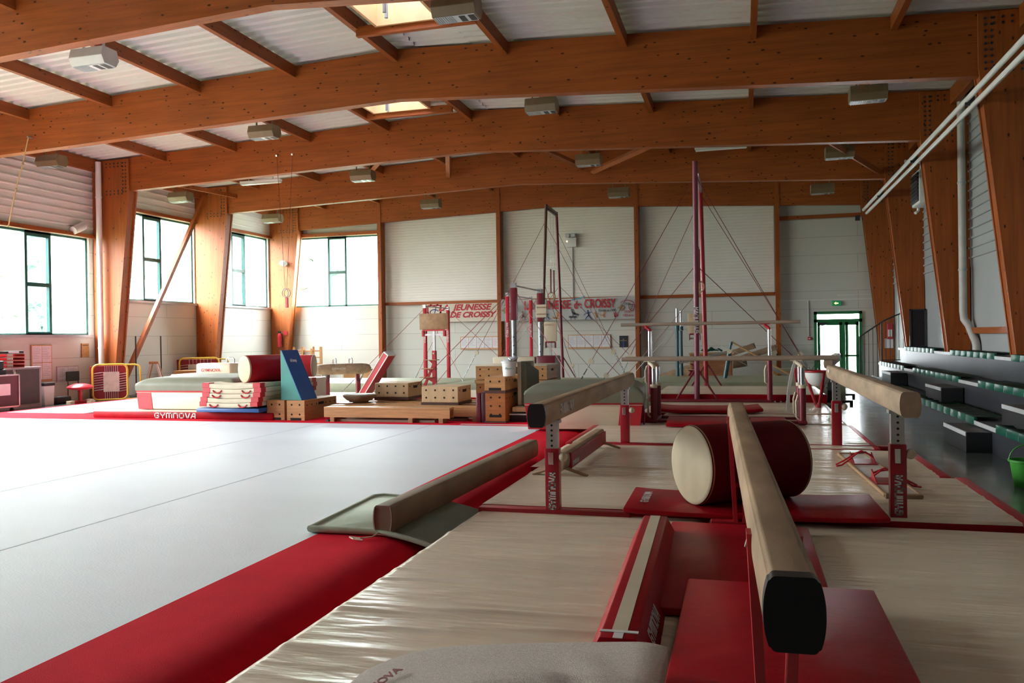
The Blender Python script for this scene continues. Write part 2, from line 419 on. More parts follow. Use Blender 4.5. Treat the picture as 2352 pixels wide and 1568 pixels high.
# ribbed cladding above the window rail
n = 0
for i, (y0, y1, z0, z1) in enumerate(LWIN):
    n += 1; struct(clad_left(y0-.15, y1+.15, z1+.12, 6.75, 'wall_left_panel'))
POSTX = [-17.0, -13.0, -8.37, -3.46, 1.12, 4.6]
for k in range(1, 4):
    x0, x1 = POSTX[k]+.09, POSTX[k+1]-.09
    b = B(); pr = rib_profile(3.6, .1, .014)
    for (za, da), (zb, db) in zip(pr, pr[1:]):
        b.bm.faces.new([b.bm.verts.new(c) for c in ((x0, YB-.02-da, 2.9+za), (x1, YB-.02-da, 2.9+za), (x1, YB-.02-db, 2.9+zb), (x0, YB-.02-db, 2.9+zb))])
    struct(b.out('wall_back_panel', CLAD))
b = B(); pr = rib_profile(3.9, .2, .03)
for (za, da), (zb, db) in zip(pr, pr[1:]):
    b.bm.faces.new([b.bm.verts.new(c) for c in ((XR-.012-da, YF, 2.9+za), (XR-.012-da, YB, 2.9+za), (XR-.012-db, YB, 2.9+zb), (XR-.012-db, YF, 2.9+zb))])
struct(b.out('wall_right_panel', WALLR))

# roof: corrugated metal, ribs across the hall, with two openings for skylights
def roof_sheet(x0, x1, y0, y1):
    b = B(); L = y1-y0; pr = rib_profile(L, .25, .06)
    for (ya, da), (yb, db) in zip(pr, pr[1:]):
        b.bm.faces.new([b.bm.verts.new(c) for c in ((x0, y0+ya, roof_z(x0)+.06-da), (x1, y0+ya, roof_z(x1)+.06-da), (x1, y0+yb, roof_z(x1)+.06-db), (x0, y0+yb, roof_z(x0)+.06-db))])
    return struct(b.out('ceiling', ROOFM))
(sa0, sa1, sy0, sy1), (sb0, sb1, sz0, sz1) = SKYL
roof_sheet(XL-.2, sb0, YF-.2, YB+.2)
roof_sheet(sb0, sb1, YF-.2, sz0); roof_sheet(sb0, sb1, sz1, YB+.2)
roof_sheet(sb1, RIDGE, YF-.2, YB+.2); roof_sheet(RIDGE, sa0, YF-.2, YB+.2)
roof_sheet(sa0, sa1, YF-.2, sy0); roof_sheet(sa0, sa1, sy1, YB+.2)
roof_sheet(sa1, XR+.2, YF-.2, YB+.2)
def leak_slab(x0, x1, y0, y1):  # unseen slab above the sheets, added to stop daylight leaks
    b = B(); b.prism([(x0, roof_z(x0)+.08), (x1, roof_z(x1)+.08), (x1, roof_z(x1)+.3), (x0, roof_z(x0)+.3)], 'y', y0, y1); struct(b.out('roof', GREYP))
for x0, x1, yy in ((XL-.5, sb0-.05, None), (sb0-.05, sb1+.05, (sz0, sz1)), (sb1+.05, RIDGE, None), (RIDGE, sa0-.05, None), (sa0-.05, sa1+.05, (sy0, sy1)), (sa1+.05, XR+.5, None)):
    if yy is None: leak_slab(x0, x1, YF-.5, YB+.5)
    else: leak_slab(x0, x1, YF-.5, yy[0]-.05); leak_slab(x0, x1, yy[1]+.05, YB+.5)
for k, (x0, x1, y0, y1) in enumerate(SKYL):
    r = thing('skylight', ('wooden framed skylight in the roof bay nearest the camera', 'wooden framed skylight in the second roof bay, half hidden by a beam')[k], 'skylight', ((x0+x1)/2, (y0+y1)/2, 6.9))
    zt = 7.75-6.9; hx, hy = (x1-x0)/2, (y1-y0)/2
    b = B()
    for sx_ in (-1, 1): b.box(*sorted((sx_*hx, sx_*(hx+.05))), -hy-.05, hy+.05, -.02, zt)
    for sy_ in (-1, 1): b.box(-hx, hx, *sorted((sy_*hy, sy_*(hy+.05))), -.02, zt)
    b.out('curb', plain('skylight_pine', (.72, .42, .20), .5, .1, 3), r)
    b = B(); b.box(-hx, hx, -hy, hy, zt-.02, zt-.005); b.out('pane', SKYG, r)
    for j, (ox, oy, ln) in enumerate(((-.05, .25, .9), (.12, -.2, 1.0))):
        b = B(); b.cyl((ox, oy, zt), (ox, oy, zt-ln-.15), .03); b.out('opener_rod', GREYP, r, smooth=40)
    for yy in (-hy-.13, hy+.13):
        off = (x0+x1)/2 - (-5.28 if k == 0 else -7.48)
        b = B(); b.box(-1.08-off, 1.08-off, yy-.05, yy+.05, -.12, .05); b.out('trimmer', WOODX, r)

# glulam portal frames
for y in FRAMES:
    b = B()
    bt = .1 if y < 28 else .09
    xs = [-17.45, -16.4, -14, -11, -8.5, RIDGE, -4, -1.5, 1, 3.6, 4.5]
    lift = {10.3: .13, 14.8: .05}.get(y, 0)
    lo = [(x, soffit_z(x)+lift*max(0, 1-abs(x-RIDGE)/9)) for x in xs]; hi = [(x, roof_z(x)-.01) for x in reversed(xs)]
    for (xa, za), (xb, zb) in zip(lo, lo[1:]):
        b.prism([(xa, za), (xb, zb), (xb, roof_z(xb)-.01), (xa, roof_z(xa)-.01)], 'y', y-bt, y+bt)
    bmesh.ops.remove_doubles(b.bm, verts=b.bm.verts, dist=.001)
    struct(b.out('roof_beam', WOODX))
    for side in (-1, 1):
        xo, xt, xb, top = (XL+.04, -16.34, -16.98, 6.66) if side < 0 else (XR-.02, 3.66, 4.27, 6.6)
        b = B()
        # two outer cheeks with a recessed core, as the photo's paired edge strips
        for dy0, dy1, ins in ((-.17, -.115, 0), (-.115, .115, .02), (.115, .17, 0)):
            b.prism([(xo, 0), (xb + (ins if side > 0 else -ins), 0), (xt + (ins if side > 0 else -ins), 5.75), (xt + (ins if side > 0 else -ins), top), (xo, top)], 'y', y+dy0, y+dy1)
        c = struct(b.out('column', WOODZ))
        b = B()
        for i in range(9):
            for j in range(2):
                u = xt + side*(.1+j*.09); vz = top-.1-i*.1
                b.cyl((u, y-.172, vz), (u, y-.182, vz), .022, n=8)
        for i in range(5):
            for vz in (top-.1, top-.19, top-.86, top-.95):
                u = xt+side*(.22+i*.13)
                if (u < XL+.1 or u > XR-.08): continue
                b.cyl((u, y-.172, vz), (u, y-.182, vz), .022, n=8)
        b.out('bolt_head', DKMETAL, c)
# purlins, one per bay and line
for i in range(len(FRAMES)-1):
    for x in [-15.2+2.205*k for k in range(9)]:
        b = B(); z = roof_z(x)-.005
        b.box(x-.05, x+.05, FRAMES[i]+.1, FRAMES[i+1]-.1, z-.24, z)
        struct(b.out('purlin_beam', WOODY))
    for x in (-17.35, 4.3):
        b = B(); z = roof_z(x)-.005
        b.box(x-.06, x+.06, FRAMES[i]+.1, FRAMES[i+1]-.1, z-.34, z); struct(b.out('purlin_beam', WOODY))
# back wall posts and rails
for x in POSTX[1:5]:
    b = B(); b.box(x-.07, x+.07, YB-.42, YB-.05, 0, soffit_z(x)+.9); struct(b.out('wall_post_trim', WOODZ))
for x0, x1 in zip(POSTX[1:4], POSTX[2:5]):
    b = B(); b.box(x0+.07, x1-.07, YB-.12, YB-.02, 2.82, 2.93); struct(b.out('wall_rail_trim', WOODX))
b = B(); b.box(POSTX[4]+.07, 3.7, YB-.14, YB-.02, 5.28, 5.4); struct(b.out('wall_rail_trim', WOODX))
b = B(); b.box(BWIN[0]-.1, POSTX[1]-.07, YB-.16, YB-.02, BWIN[3], BWIN[3]+.12); struct(b.out('wall_rail_trim', WOODX))
for y0, y1, z0, z1 in LWIN:
    b = B(); b.box(XL, XL+.12, y0-.1, y1+.1, z1, z1+.1); struct(b.out('wall_rail_trim', WOODY))
for y0, y1, z in ((15.0, 19.1, 1.5), (10.5, 14.6, 1.5)):
    b = B(); b.box(XR-.12, XR, y0, y1, z, z+.12); struct(b.out('wall_rail_trim', WOODY))
# windows
def window_left(k, y0, y1, z0, z1, fr):
    root = thing('window_%d' % k, 'window', 'window', (XL-.12, y0, z0)); struct(root)
    del root['category']
    L, H = y1-y0, z1-z0; m0, m1 = L*fr-.36, L*fr+.36
    b = B(); t = .06
    for a0, a1, c0, c1 in ((0, L, 0, t), (0, L, H-t, H), (0, t, 0, H), (L-t, L, 0, H), (m0-t, m0+.02, 0, H), (m1-.02, m1+t, 0, H), (m0, m1, H*.47, H*.47+.1), (m0, m1, 0, .1), (m0, m1, H-.14, H)):
        b.box(-.05, .05, a0, a1, c0, c1)
    b.out('window_frame', DKGREEN, root)
    for a0, a1, g_ in ((t, m0-t, GLASS), (m1+t, L-t, GLASS)):
        b = B(); b.box(-.006, .006, a0, a1, t, H-t); b.out('pane', g_, root)
    b = B(); b.box(-.006, .006, m0, m1, .1, H*.47); b.box(-.006, .006, m0, m1, H*.47+.1, H-.14); b.out('opening_pane', GLASST, root)
    b = B(); b.box(.06, .2, -.05, L+.05, -.05, .02); b.out('window_sill', GREYP, root)
for k, (w_, fr) in enumerate(zip(LWIN, (.5, .5, .5, .58, .52, .54))): window_left(k+1, *w_, fr)
root = struct(thing('window_7', 'window', 'window', (BWIN[0], YB+.12, BWIN[2]))); del root['category']
L, H = BWIN[1]-BWIN[0], BWIN[3]-BWIN[2]; m0, m1 = 1.68, 2.36; t = .06
b = B()
for a0, a1, c0, c1 in ((0, L, 0, t), (0, L, H-t, H), (0, t, 0, H), (L-t, L, 0, H), (m0-t, m0+.02, 0, H), (m1-.02, m1+t, 0, H), (m0, m1, H*.47, H*.47+.1), (m0, m1, H-.1, H)):
    b.box(a0, a1, -.05, .05, c0, c1)
b.out('window_frame', DKGREEN, root)
for a0, a1, g_ in ((t, m0-t, GLASS), (m1+t, L-t, GLASS)):
    b = B(); b.box(a0, a1, -.006, .006, t, H-t); b.out('pane', g_, root)
b = B(); b.box(m0, m1, -.006, .006, t, H*.47); b.box(m0, m1, -.006, .006, H*.47+.1, H-.1); b.out('opening_pane', GLASST, root)
# door
root = struct(thing('door_1', 'door', 'door', (2.24, YB-.02, 0))); del root['category']
W = 1.46
b = B()
for a in ((0, .09, 0, 2.25), (W-.09, W, 0, 2.25), (0, W, 2.16, 2.25), (0, W, 1.9, 2.0), (.86, .94, 0, 1.9)): b.box(a[0], a[1], -.06, .1, a[2], a[3])
b.out('door_frame', GREENP, root)
for x0, x1, mid in ((.1, .86, False), (.95, W-.1, True)):
    b = B()
    for a in ((x0, x0+.09, 0, 1.9), (x1-.09, x1, 0, 1.9), (x0, x1, 1.8, 1.9), (x0, x1, 0, .12)): b.box(a[0], a[1], -.03, .03, a[2], a[3])
    if mid: b.box(x0, x1, -.03, .03, .78, .84)
    leaf = b.out('door_leaf', GREENP, root)
    b = B(); b.box(x0+.09, x1-.09, -.005, .005, .12, 1.8); b.out('pane', GLASS, leaf)
    if not mid:
        b = B(); b.cyl((x0+.06, -.09, .82), (x1-.05, -.09, .82), .018); b.box(x0+.02, x0+.08, -.1, -.03, .74, .92); b.box(x1-.08, x1-.03, -.1, -.03, .76, .9); b.out('panic_bar', DKMETAL, leaf)
        b = B(); b.box(x0+.05, x0+.3, -.1, -.03, 1.83, 1.89); b.cyl((x0+.3, -.08, 1.85), (x0+.02, -.16, 1.75), .012); b.out('door_closer', DKMETAL, leaf)
b = B(); b.box(.09, W-.09, .02, .03, 2.0, 2.16); b.out('transom_pane', GLASS, root)
b = B(); b.box(-6, 12, YB+.3, 45, -.22, -.03); struct(b.out('added_terrace', TERR))  # pale ground added to brighten the door glass and its floor reflection
# hedge and pale building, both made up for the bright outside
for i in range(16):
    y = 19.6+i*.62; hh = 2.6+.5*random.random()+.05*i
    b = B(); b.lathe([(0, hh), (.12, hh*.9), (.3, hh*.65), (.42, hh*.3), (.4, .05), (0, 0)], n=12)
    for v in b.bm.verts: v.co += Vector((random.uniform(-.05, .05), random.uniform(-.05, .05), random.uniform(-.06, .06)))
    o = b.out('added_conifer', HEDGE, smooth=60); o.location = (-24.5+random.uniform(-.2, .2), y, -.22)  # invented hedge, filling the bright view through the low window
    tag(o, '%s narrow conifer, counting from the near end of the added hedge outside the low left window' % ORD[i], 'tree', 'added conifer hedge outside the left window')
b = B(); b.box(-4, 9, 38, 38.3, -.22, 3.2); b.box(5.5, 9, 33, 33.2, -.22, 1.0)  # building made up as a bright backdrop for the door glass
tag(b.out('added_outbuilding', OUTW), 'invented pale low building outside the glazed green door', 'building')

def added_tree(label, x, y, h, rad, seed):  # trees added outside to block high sky from the far windows
    rn = random.Random(seed)
    r = thing('tree', label, 'tree', (x, y, -.22), 0)
    b = B(); b.cyl((0, 0, 0), (0, 0, h*.5), .22, .12); b.out('trunk', BARK, r)
    b = B()
    for k in range(26):
        a = rn.uniform(0, 2*pi); q = rn.uniform(0, 1)**.6*rad; z = rn.uniform(.16, .92)*h
        rr = rn.uniform(.55, .95)*rad*.55
        n0 = len(b.bm.verts)
        bmesh.ops.create_icosphere(b.bm, subdivisions=2, radius=rr, matrix=Matrix.Translation((q*cos(a)*(1.15-z/h), q*sin(a)*(1.15-z/h), z)))
    for v in b.bm.verts: v.co += Vector((rn.uniform(-.14, .14), rn.uniform(-.14, .14), rn.uniform(-.14, .14)))
    b.out('crown', FOLI, r)
for i, (x, y, h, rad) in enumerate(((-30, 21.5, 8.5, 2.3), (-30, 27.5, 9.5, 2.5), (-30, 33.5, 9, 2.5), (-28, 39.5, 10, 2.7), (-22, 41, 9, 2.5), (-16, 41.5, 10, 2.7), (-29.5, 16, 7.5, 2.1))):
    added_tree(('added tall leafy tree outside the low left window, behind the hedge', 'added tall leafy tree outside the window crossed by the slanting brace', 'added leafy tree outside the narrow corner window on the left wall', 'added leafy tree beyond the far left corner', 'added leafy tree outside the back window, left side', 'added leafy tree outside the back window, right side', 'added leafy tree at the left edge beyond the hedge')[i], x, y, h, rad, i+3)
# ------------------------------------------------------------------ floor carpets
def lerp(a, b_, t): return a+(b_-a)*t
r = thing('floor_exercise_carpet', 'large white sprung exercise floor with a red border', 'gymnastics floor', (0, 0, 0))
b = B(); b.box(-14.6, -3.05, .8, 12.8, 0, .12); b.out('white_carpet', CARPETW, r)
b = B()
b.box(-15.5, -14.6, -.2, 13.9, 0, .12); b.box(-14.6, -2.62, 12.8, 13.9, 0, .12); b.box(-14.6, -2.62, -.2, .8, 0, .12); b.box(-3.05, -2.62, .8, 12.8, 0, .12)
prof = [(-2.62, .12), (-2.52, .117), (-2.42, .104), (-2.34, .08), (-2.27, .045), (-2.22, .012), (-2.22, 0), (-2.62, 0)]
b.prism(prof, 'y', -.2, 13.9)
b.out('red_border', CARPETR, r, smooth=30)
b = B()
for x in (-13, -11, -9, -7, -5): b.box(x-.012, x+.012, .8, 12.8, .12, .1215)
b.out('carpet_seam', plain('carpet_seam_tape', (.66, .69, .73), .6, .05, 5), r)
b = B(); b.prism([(-4.55, 12.93), (-3.3, 12.93), (-3.3, 13.02), (-4.55, 13.02)], 'z', .12, .1212); b.out('lettering', LETW, r)
r = thing('tumbling_strip', 'carpet strip, window glare painted in as pink, with a red edge along the left wall', 'carpet', (-14.45, 16.7, 0))
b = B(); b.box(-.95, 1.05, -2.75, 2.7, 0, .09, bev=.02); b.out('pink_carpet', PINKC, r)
b = B(); b.box(-1.1, -.96, -2.75, 2.7, 0, .09, bev=.01); b.out('red_edge', CARPETR, r)

# ------------------------------------------------------------------ landing mats
def ridges(n, x0, x1, y0, y1, amp, seed, slope=.12):
    rn = random.Random(seed); out = []
    for _ in range(n):
        out.append((rn.uniform(x0, x1), rn.uniform(y0, y1), rn.uniform(-slope, slope)+rn.choice((0, 0, .05)), rn.uniform(.4, 1.3), rn.uniform(.012, .045), amp*rn.uniform(.35, 1), rn.uniform(-.1, .1)))
    return out
def rheight(rs, x, y):
    z = 0
    for xc, yc, s_, L, wd, A, cv in rs:
        dx = (x-xc)/L
        if abs(dx) > 1: continue
        dy = y-yc-s_*(x-xc)-cv*dx*dx
        if abs(dy) > wd*3: continue
        z += A*exp(-(dy/wd)**2)*(1-dx*dx)**2
    return z
def landing_mat(name, label, x0, x1, y0, y1, z0, h, cat='mat', redr=0, redl=0, nu=40, nv=40, amp=.006, nr=20, seed=1, sag=.0, top=None, side=None, group=None, parts=True):
    r = thing(name, label, cat, ((x0+x1)/2, (y0+y1)/2, z0), 0, group)
    hx, hy = (x1-x0)/2, (y1-y0)/2
    b = B(); b.box(-hx, hx, -hy, hy, 0, h-.012, bev=.018); b.out('side_band', side or REDV, r, smooth=40)
    rs = ridges(nr, -hx, hx, -hy, hy, amp, seed)
    xa, xb = -hx+redl+.004, hx-redr-.004
    def fn(u, v):
        x = lerp(xa, xb, u); y = lerp(-hy+.004, hy-.004, v)
        ex = min(1, min(u, 1-u)*(xb-xa)/.05); ey = min(1, min(v, 1-v)*2*hy/.05)
        if redr and u > .5: ex = 1
        if redl and u < .5: ex = 1
        e = min(ex, ey)
        z = h - .018*(1-e)**2 + rheight(rs, x, y)*min(1, e+.4) + sag*sin(pi*u)*sin(pi*v)
        return (x, y, z)
    b = B(); b.grid(fn, nu, nv)
    for q in ((-hx, -hy), ):
        pass
    b.out('top_cover', top or CREAMV, r, smooth=70)
    for flag, xs_ in ((redr, (hx-redr-.006, hx)), (redl, (-hx, -hx+redl+.006))):
        if flag:
            b = B(); b.box(xs_[0], xs_[1], -hy, hy, h-.03, h+.002, bev=.004); b.out('edge_strip', side or REDV2, r, smooth=40)
    return r
landing_mat('landing_mat', 'nearest cream landing mat with long wrinkles, left of the red padded beam', -2.04, -.29, 1.0, 6.27, 0, .188, nu=150, nv=330, nr=60, amp=.011, seed=3)
landing_mat('landing_mat', 'nearest cream landing mat at the lower right corner', -.27, 2.7, 1.0, 6.27, 0, .19, nu=150, nv=240, nr=40, amp=.006, seed=5)
landing_mat('landing_mat', 'cream landing mat in the second row, under the red roll', -2.06, 1.93, 6.36, 8.27, 0, .222, redr=.09, nu=140, nv=90, nr=40, amp=.010, seed=8)
landing_mat('landing_mat', 'cream landing mat in the third row, under the low red beam', -2.16, 1.82, 8.33, 10.1, 0, .215, redr=.09, nu=110, nv=70, nr=26, amp=.008, seed=9)
landing_mat('landing_mat', 'cream landing mat in the fourth row, beside the big right crash mat', -2.18, 1.5, 10.2, 12.72, 0, .215, redr=.06, redl=.07, nu=90, nv=60, nr=24, amp=.008, seed=10)
landing_mat('landing_mat', 'cream landing mat under the lower parallel bars', -1.32, 1.46, 12.8, 14.35, 0, .215, nu=60, nv=40, nr=20, amp=.008, seed=11, sag=.03)
landing_mat('landing_mat', 'cream landing mat in front of the thick lettered mat', -1.75, 1.5, 14.5, 16.85, 0, .215, nu=60, nv=40, nr=16, amp=.006, seed=12, sag=.02)
m = landing_mat('landing_mat', 'thick cream landing mat with red lettered side, behind the bars', -1.75, 1.55, 16.95, 19.6, 0, .37, nu=50, nv=40, nr=16, amp=.006, seed=13)
logo('GYMNOVA', .14, LETW, m, (.4, -1.329, .15), FRONT, sx=1)
m = landing_mat('landing_mat', 'flat cream landing mat with red lettered side, under the left crash mat', -12.15, -8.2, 13.15, 15.6, .12, .14, nu=40, nv=30, nr=10, amp=.005, seed=14)
logo('GYMNOVA', .085, LETW, m, (-.1, -1.229, .06), FRONT, sx=1.3)
landing_mat('landing_mat', 'cream landing mat with a red side behind the benches', -8.6, -4.1, 16.9, 19.3, 0, .28, nu=40, nv=30, nr=12, amp=.006, seed=15)
landing_mat('landing_mat', 'cream and red landing mat under the pommel horse', -12.2, -8.9, 17.3, 20.9, 0, .1, nu=40, nv=30, nr=12, amp=.006, seed=16)
# sage soft mats along the back
for x0, x1, y0, y1, h, lb in ((-2.3, 2.25, 20.2, 23.4, .42, 'thick sage green soft mat behind the thick lettered mat'),
                              (-7.6, -2.5, 20.4, 23.6, .36, 'sage green soft mat under the tall dark rings frame'),
                              (-13.0, -7.75, 21.2, 23.9, .34, 'sage green soft mat under the small red high bar')):
    landing_mat('soft_mat', lb, x0, x1, y0, y1, 0, h, nu=40, nv=30, nr=10, amp=.01, seed=int(x1*10), sag=.03, top=SAGE, side=SAGE)

def pad(name, label, x0, x1, y0, y1, z0, h, rz=0, mat=REDV, cat='mat', bend=0, group=None, bev=.014):
    cx, cy_ = (x0+x1)/2, (y0+y1)/2; hx, hy = (x1-x0)/2, (y1-y0)/2
    b = B()
    def top(u, v, k):
        x = lerp(-hx, hx, u); y = lerp(-hy, hy, v)
        return (x, y, k + bend*(2*u-1)**2)
    b.box(-hx, hx, -hy, hy, 0, h, bev=bev)
    if bend:
        bmesh.ops.subdivide_edges(b.bm, edges=[e for e in b.bm.edges if abs((e.verts[0].co-e.verts[1].co).x) > hx], cuts=16, use_grid_fill=True)
        for v in b.bm.verts: v.co.z += bend*(v.co.x/hx)**4
    o = b.out(name, mat, smooth=40); o.location = (cx, cy_, z0); o.rotation_euler = (0, 0, rz)
    return tag(o, label, cat, group)
p_ = pad('red_mat', 'red mat lying across the mats beneath the large red roll', -.88, .95, 6.08, 6.95, .228, .036, .02, bend=.02)
logo('GYMNOVA', .05, LETW, p_, (-.78, 0, .058), (0, 0, pi/2), sx=1)
pad('red_mat', 'flat red mat right of the striped red foam beam', -.50, .41, 4.0, 5.88, .20, .042)
p_ = pad('red_mat', 'nearest red mat, under the end of the front balance beam', -.29, .60, 2.2, 4.32, .245, .055)
logo('VA', .05, LETW, p_, (.0, 1.03, .056), (0, 0, pi), sx=1.1)
p_ = pad('red_mat', 'long thin red mat on the cream mat behind the front beam', -1.45, .28, 14.0, 15.0, .25, .05, .06, bend=.03)
logo('GYMNOVA', .05, LETW, p_, (.62, -.25, .055), (0, 0, 0))
p_ = pad('red_mat', 'red mat partly hidden behind the large red roll', -1.12, .62, 12.1, 13.2, .22, .05, .05, bend=.01)

# ------------------------------------------------------------------ balance beams
def beam_profile(wd=.13, tw=.1, h=.165, r=.018):
    r = .013; wc = lambda t: wd/2-(wd-tw)/2*abs(2*t-1)**2.2
    lowc = [(wc(0)-r+r*sin(u), r-r*cos(u)) for u in (0, pi/8, pi/4, 3*pi/8)]
    mid = [(wc(t), h*t) for t in [k/14 for k in range(15)] if r*.9 < h*t < h-r*.9]
    pts = lowc+mid+[(x, h-z) for x, z in reversed(lowc)]
    return pts + [(-x, z) for x, z in reversed(pts)]
def beam_body(L, mat, parent, name='beam_body', scale=1.0):
    b = B(); b.prism([(x*scale, z*scale) for x, z in beam_profile()], 'y', 0, L); return b.out(name, mat, parent, smooth=35)
def stand(root, yl, ztop, zbase, base=True, word=True, face=-1):
    hgt = ztop-zbase
    b = B(); b.box(-.055, .055, yl-.042, yl+.042, 0, hgt*.7, bev=.006); up = b.out('stand_post', REDP, root, smooth=40)
    b = B(); b.box(-.045, .045, yl-.033, yl+.033, hgt*.69, hgt); b.box(-.06, .06, yl-.05, yl+.05, hgt-.02, hgt+.005); col = b.out('stand_riser', STEEL, root)
    b = B()
    for k in range(5): b.cyl((0, yl-.0335, hgt*(.73+.055*k)), (0, yl-.035, hgt*(.73+.055*k)), .009, n=10)
    b.out('peg_hole', BLACKHOLE, col)
    b = B(); b.lathe([(0, -.038), (.02, -.033), (.036, -.012), (.036, .012), (.02, .033), (0, .038)], n=16, M=Matrix.Translation((.085, yl-.02, hgt*.61))); b.cyl((.05, yl-.02, hgt*.61), (.09, yl-.02, hgt*.61), .012); b.out('knob', CREAMF, up, smooth=50)
    b = B(); b.box(-.025, .015, yl-.05, yl-.041, hgt*.53, hgt*.66, bev=.003); b.out('latch_plate', CHROME, up)
    if word: logo('GYMNOVA', .046, LETW, up, (0, yl-.0425, hgt*.245), UPWARD, sx=.75)
    if base:
        b = B(); b.box(-.6, .6, yl-.05, yl+.05, -.03, .03, bev=.01); b.out('base_bar', REDP, root, smooth=40)
def balance_beam(label, loc, L, ztop, zbase, posts, cap, mat, rz=0, word=True):
    r = thing('balance_beam', label, 'balance beam', (loc[0], loc[1], zbase), rz)
    bd = beam_body(L, mat, r); bd.location = (0, 0, ztop-.165-zbase)
    for ye in (0, L):
        b = B(); pr = [(x*1.03, (z-.0825)*1.03+.0825) for x, z in beam_profile()]
        b.prism(pr, 'y', ye-.014, ye+.014); c = b.out('end_cap', cap if ye == 0 else SUEDE, r, smooth=35); c.location = (0, 0, ztop-.165-zbase)
    for q in posts: stand(r, q, ztop-.165, zbase, word=word if q == posts[0] else False)
    return r, bd
r, bd = balance_beam('balance beam with a black end cap, lettered, in front of the right crash mat', (-1.43, 5.72), 5.0, 1.07, .19, (.5, 4.55), BLACKP, SUEDE)
logo('GYMNOVA', .07, LETW, bd, (.066, .75, .085), (pi/2, 0, pi/2), sx=.9)
r, bd = balance_beam('pale worn balance beam with a split brown end beside the bleachers', (1.06, 5.95), 5.0, 1.15, .19, (.5, 4.5), SUEDEL, SUEDEL)
b = B(); b.box(-.071, -.066, 4.6, 4.72, .09, .12); c = b.out('label_sticker', PAPER, bd)
# front beam on flat-plate stands
r = thing('balance_beam', 'front balance beam pointing at the camera with a large black end', 'balance beam', (.10, 1.9, .19), .0335)
bd = beam_body(4.75, SUEDE, r); bd.location = (0, 0, 1.02-.165-.19)
b = B(); b.prism([(x*1.01, (z-.0825)*1.01+.0825) for x, z in beam_profile()], 'y', -.016, .03); c = b.out('end_cap', BLACKP, r, smooth=35); c.location = bd.location
b = B(); b.prism([(x*1.02, (z-.0825)*1.02+.0825) for x, z in beam_profile()], 'y', 4.74, 4.76); c = b.out('end_cap', SUEDE, r, smooth=35); c.location = bd.location
for yl in (.62, 4.1):
    for sx_ in (-1, 1):
        pts = [(.078, .78), (.05, .78), (.012, .0), (.042, .0)]
        b = B(); b.prism(pts if sx_ > 0 else [(-u, v) for u, v in reversed(pts)], 'y', yl-.04, yl+.04)
        lg = b.out('leg', REDPB, r)
        b = B(); b.cyl((sx_*.062, yl, .74), (sx_*.08, yl, .745), .012, n=10); b.out('bolt', STEEL, lg)
    b = B(); b.cyl((-.045, yl, .3), (.04, yl, .3), .015); b.cyl((-.04, yl, .12), (.03, yl, .12), .015); b.out('cross_bolt', REDP, r)
    b = B(); b.box(-.2, .2, yl-.04, yl+.04, 0.02, .05, bev=.008); b.out('base_bar', REDP, r)
# far beam near the door, black base
r = thing('balance_beam', 'farthest balance beam on black feet by the glazed door', 'balance beam', (1.72, 18.5, 0), -.14)
bd = beam_body(4.6, SUEDEL, r, scale=1.35); bd.location = (0, 0, .80)
b = B(); b.prism([(x*1.37, z*1.35) for x, z in beam_profile()], 'y', -.02, .01); c = b.out('end_cap', SUEDEL, r, smooth=35); c.location = (0, 0, .80)
for yl in (.5, 2.6):
    b = B(); b.box(-.04, .04, yl-.05, yl+.05, .05, .8); b.out('stand_post', DKMETAL, r)
    b = B(); b.box(-.45, .45, yl-.04, yl+.04, .05, .1, bev=.01); b.box(-.47, -.4, yl-.06, yl+.06, 0, .1); b.box(.4, .47, yl-.06, yl+.06, 0, .1); b.out('base_bar', DKMETAL, r)
# low brown beam on the green folding mat
r = thing('low_balance_beam', 'low brown floor beam resting on the folded sage mat', 'balance beam', (-2.53, 5.5, .145), -.03)
bd = beam_body(3.9, SUEDEG, r, scale=1.22)
b = B(); b.prism([(x*1.25, z*1.22) for x, z in beam_profile()], 'y', -.02, 0); b.out('end_cover', SUEDEG, r, smooth=35)
for sx_ in (-.06, .06):
    b = B(); b.tube([(sx_*(1+.2*sin(3*t)), -.024, .02+.17*t) for t in [k/8 for k in range(9)]], .004, 6); b.out('cover_seam', plain('pale_seam', (.35, .26, .22), .6), r)
b = B(); b.tube([(-.02, -.02, .01), (-.05, -.1, -.01), (-.12, -.14, -.015), (-.22, -.12, -.015), (-.16, -.17, -.015), (-.08, -.18, -.015)], .006, 6); b.out('lace', CREAMF, r)
# folded sage mat: two panels, the right one sagging over the carpet edge
r = thing('folding_mat', 'folded sage green mat under the end of the low brown beam', 'mat', (-2.62, 6.0, .12))
def pan1(u, v):
    x = lerp(-.62, .06, u); y = lerp(-.52, .72, v); y += -.08*(u-.5)
    return (x, y, .045)
b = B(); b.prism([(-.50, -.52), (.06, -.50), (.06, .66), (-.48, .76), (-.56, .70)], 'z', .002, .04, bev=.012); p1 = b.out('mat_panel', SAGEL, r, smooth=40)
b = B(); b.tube([(-.50, -.52, .03), (.06, -.50, .03)], .027, 8); b.tube([(-.50, -.52, .03), (-.56, .70, .03), (-.48, .76, .03), (.06, .66, .03)], .027, 8); b.out('piping', SAGEL, p1, smooth=60)
def pan2(u, v):
    x = lerp(.06, .50, u); y = lerp(-.52, .68, v)-.05*u
    sag = -.07*u**1.6 + .02*sin(pi*v)*u + .012*exp(-((v-.45-.2*u)/.05)**2)
    return (x, y, .035+sag)
b = B(); b.grid(pan2, 14, 24)
bmesh.ops.solidify(b.bm, geom=b.bm.faces[:], thickness=.03)
p2 = b.out('mat_panel', SAGEL, r, smooth=60)
b = B(); b.tube([(lerp(.06, .5, t), -.52-.05*t, .03-.07*t**1.6) for t in [k/8 for k in range(9)]], .02, 8); b.out('piping', SAGEL, p2, smooth=60)
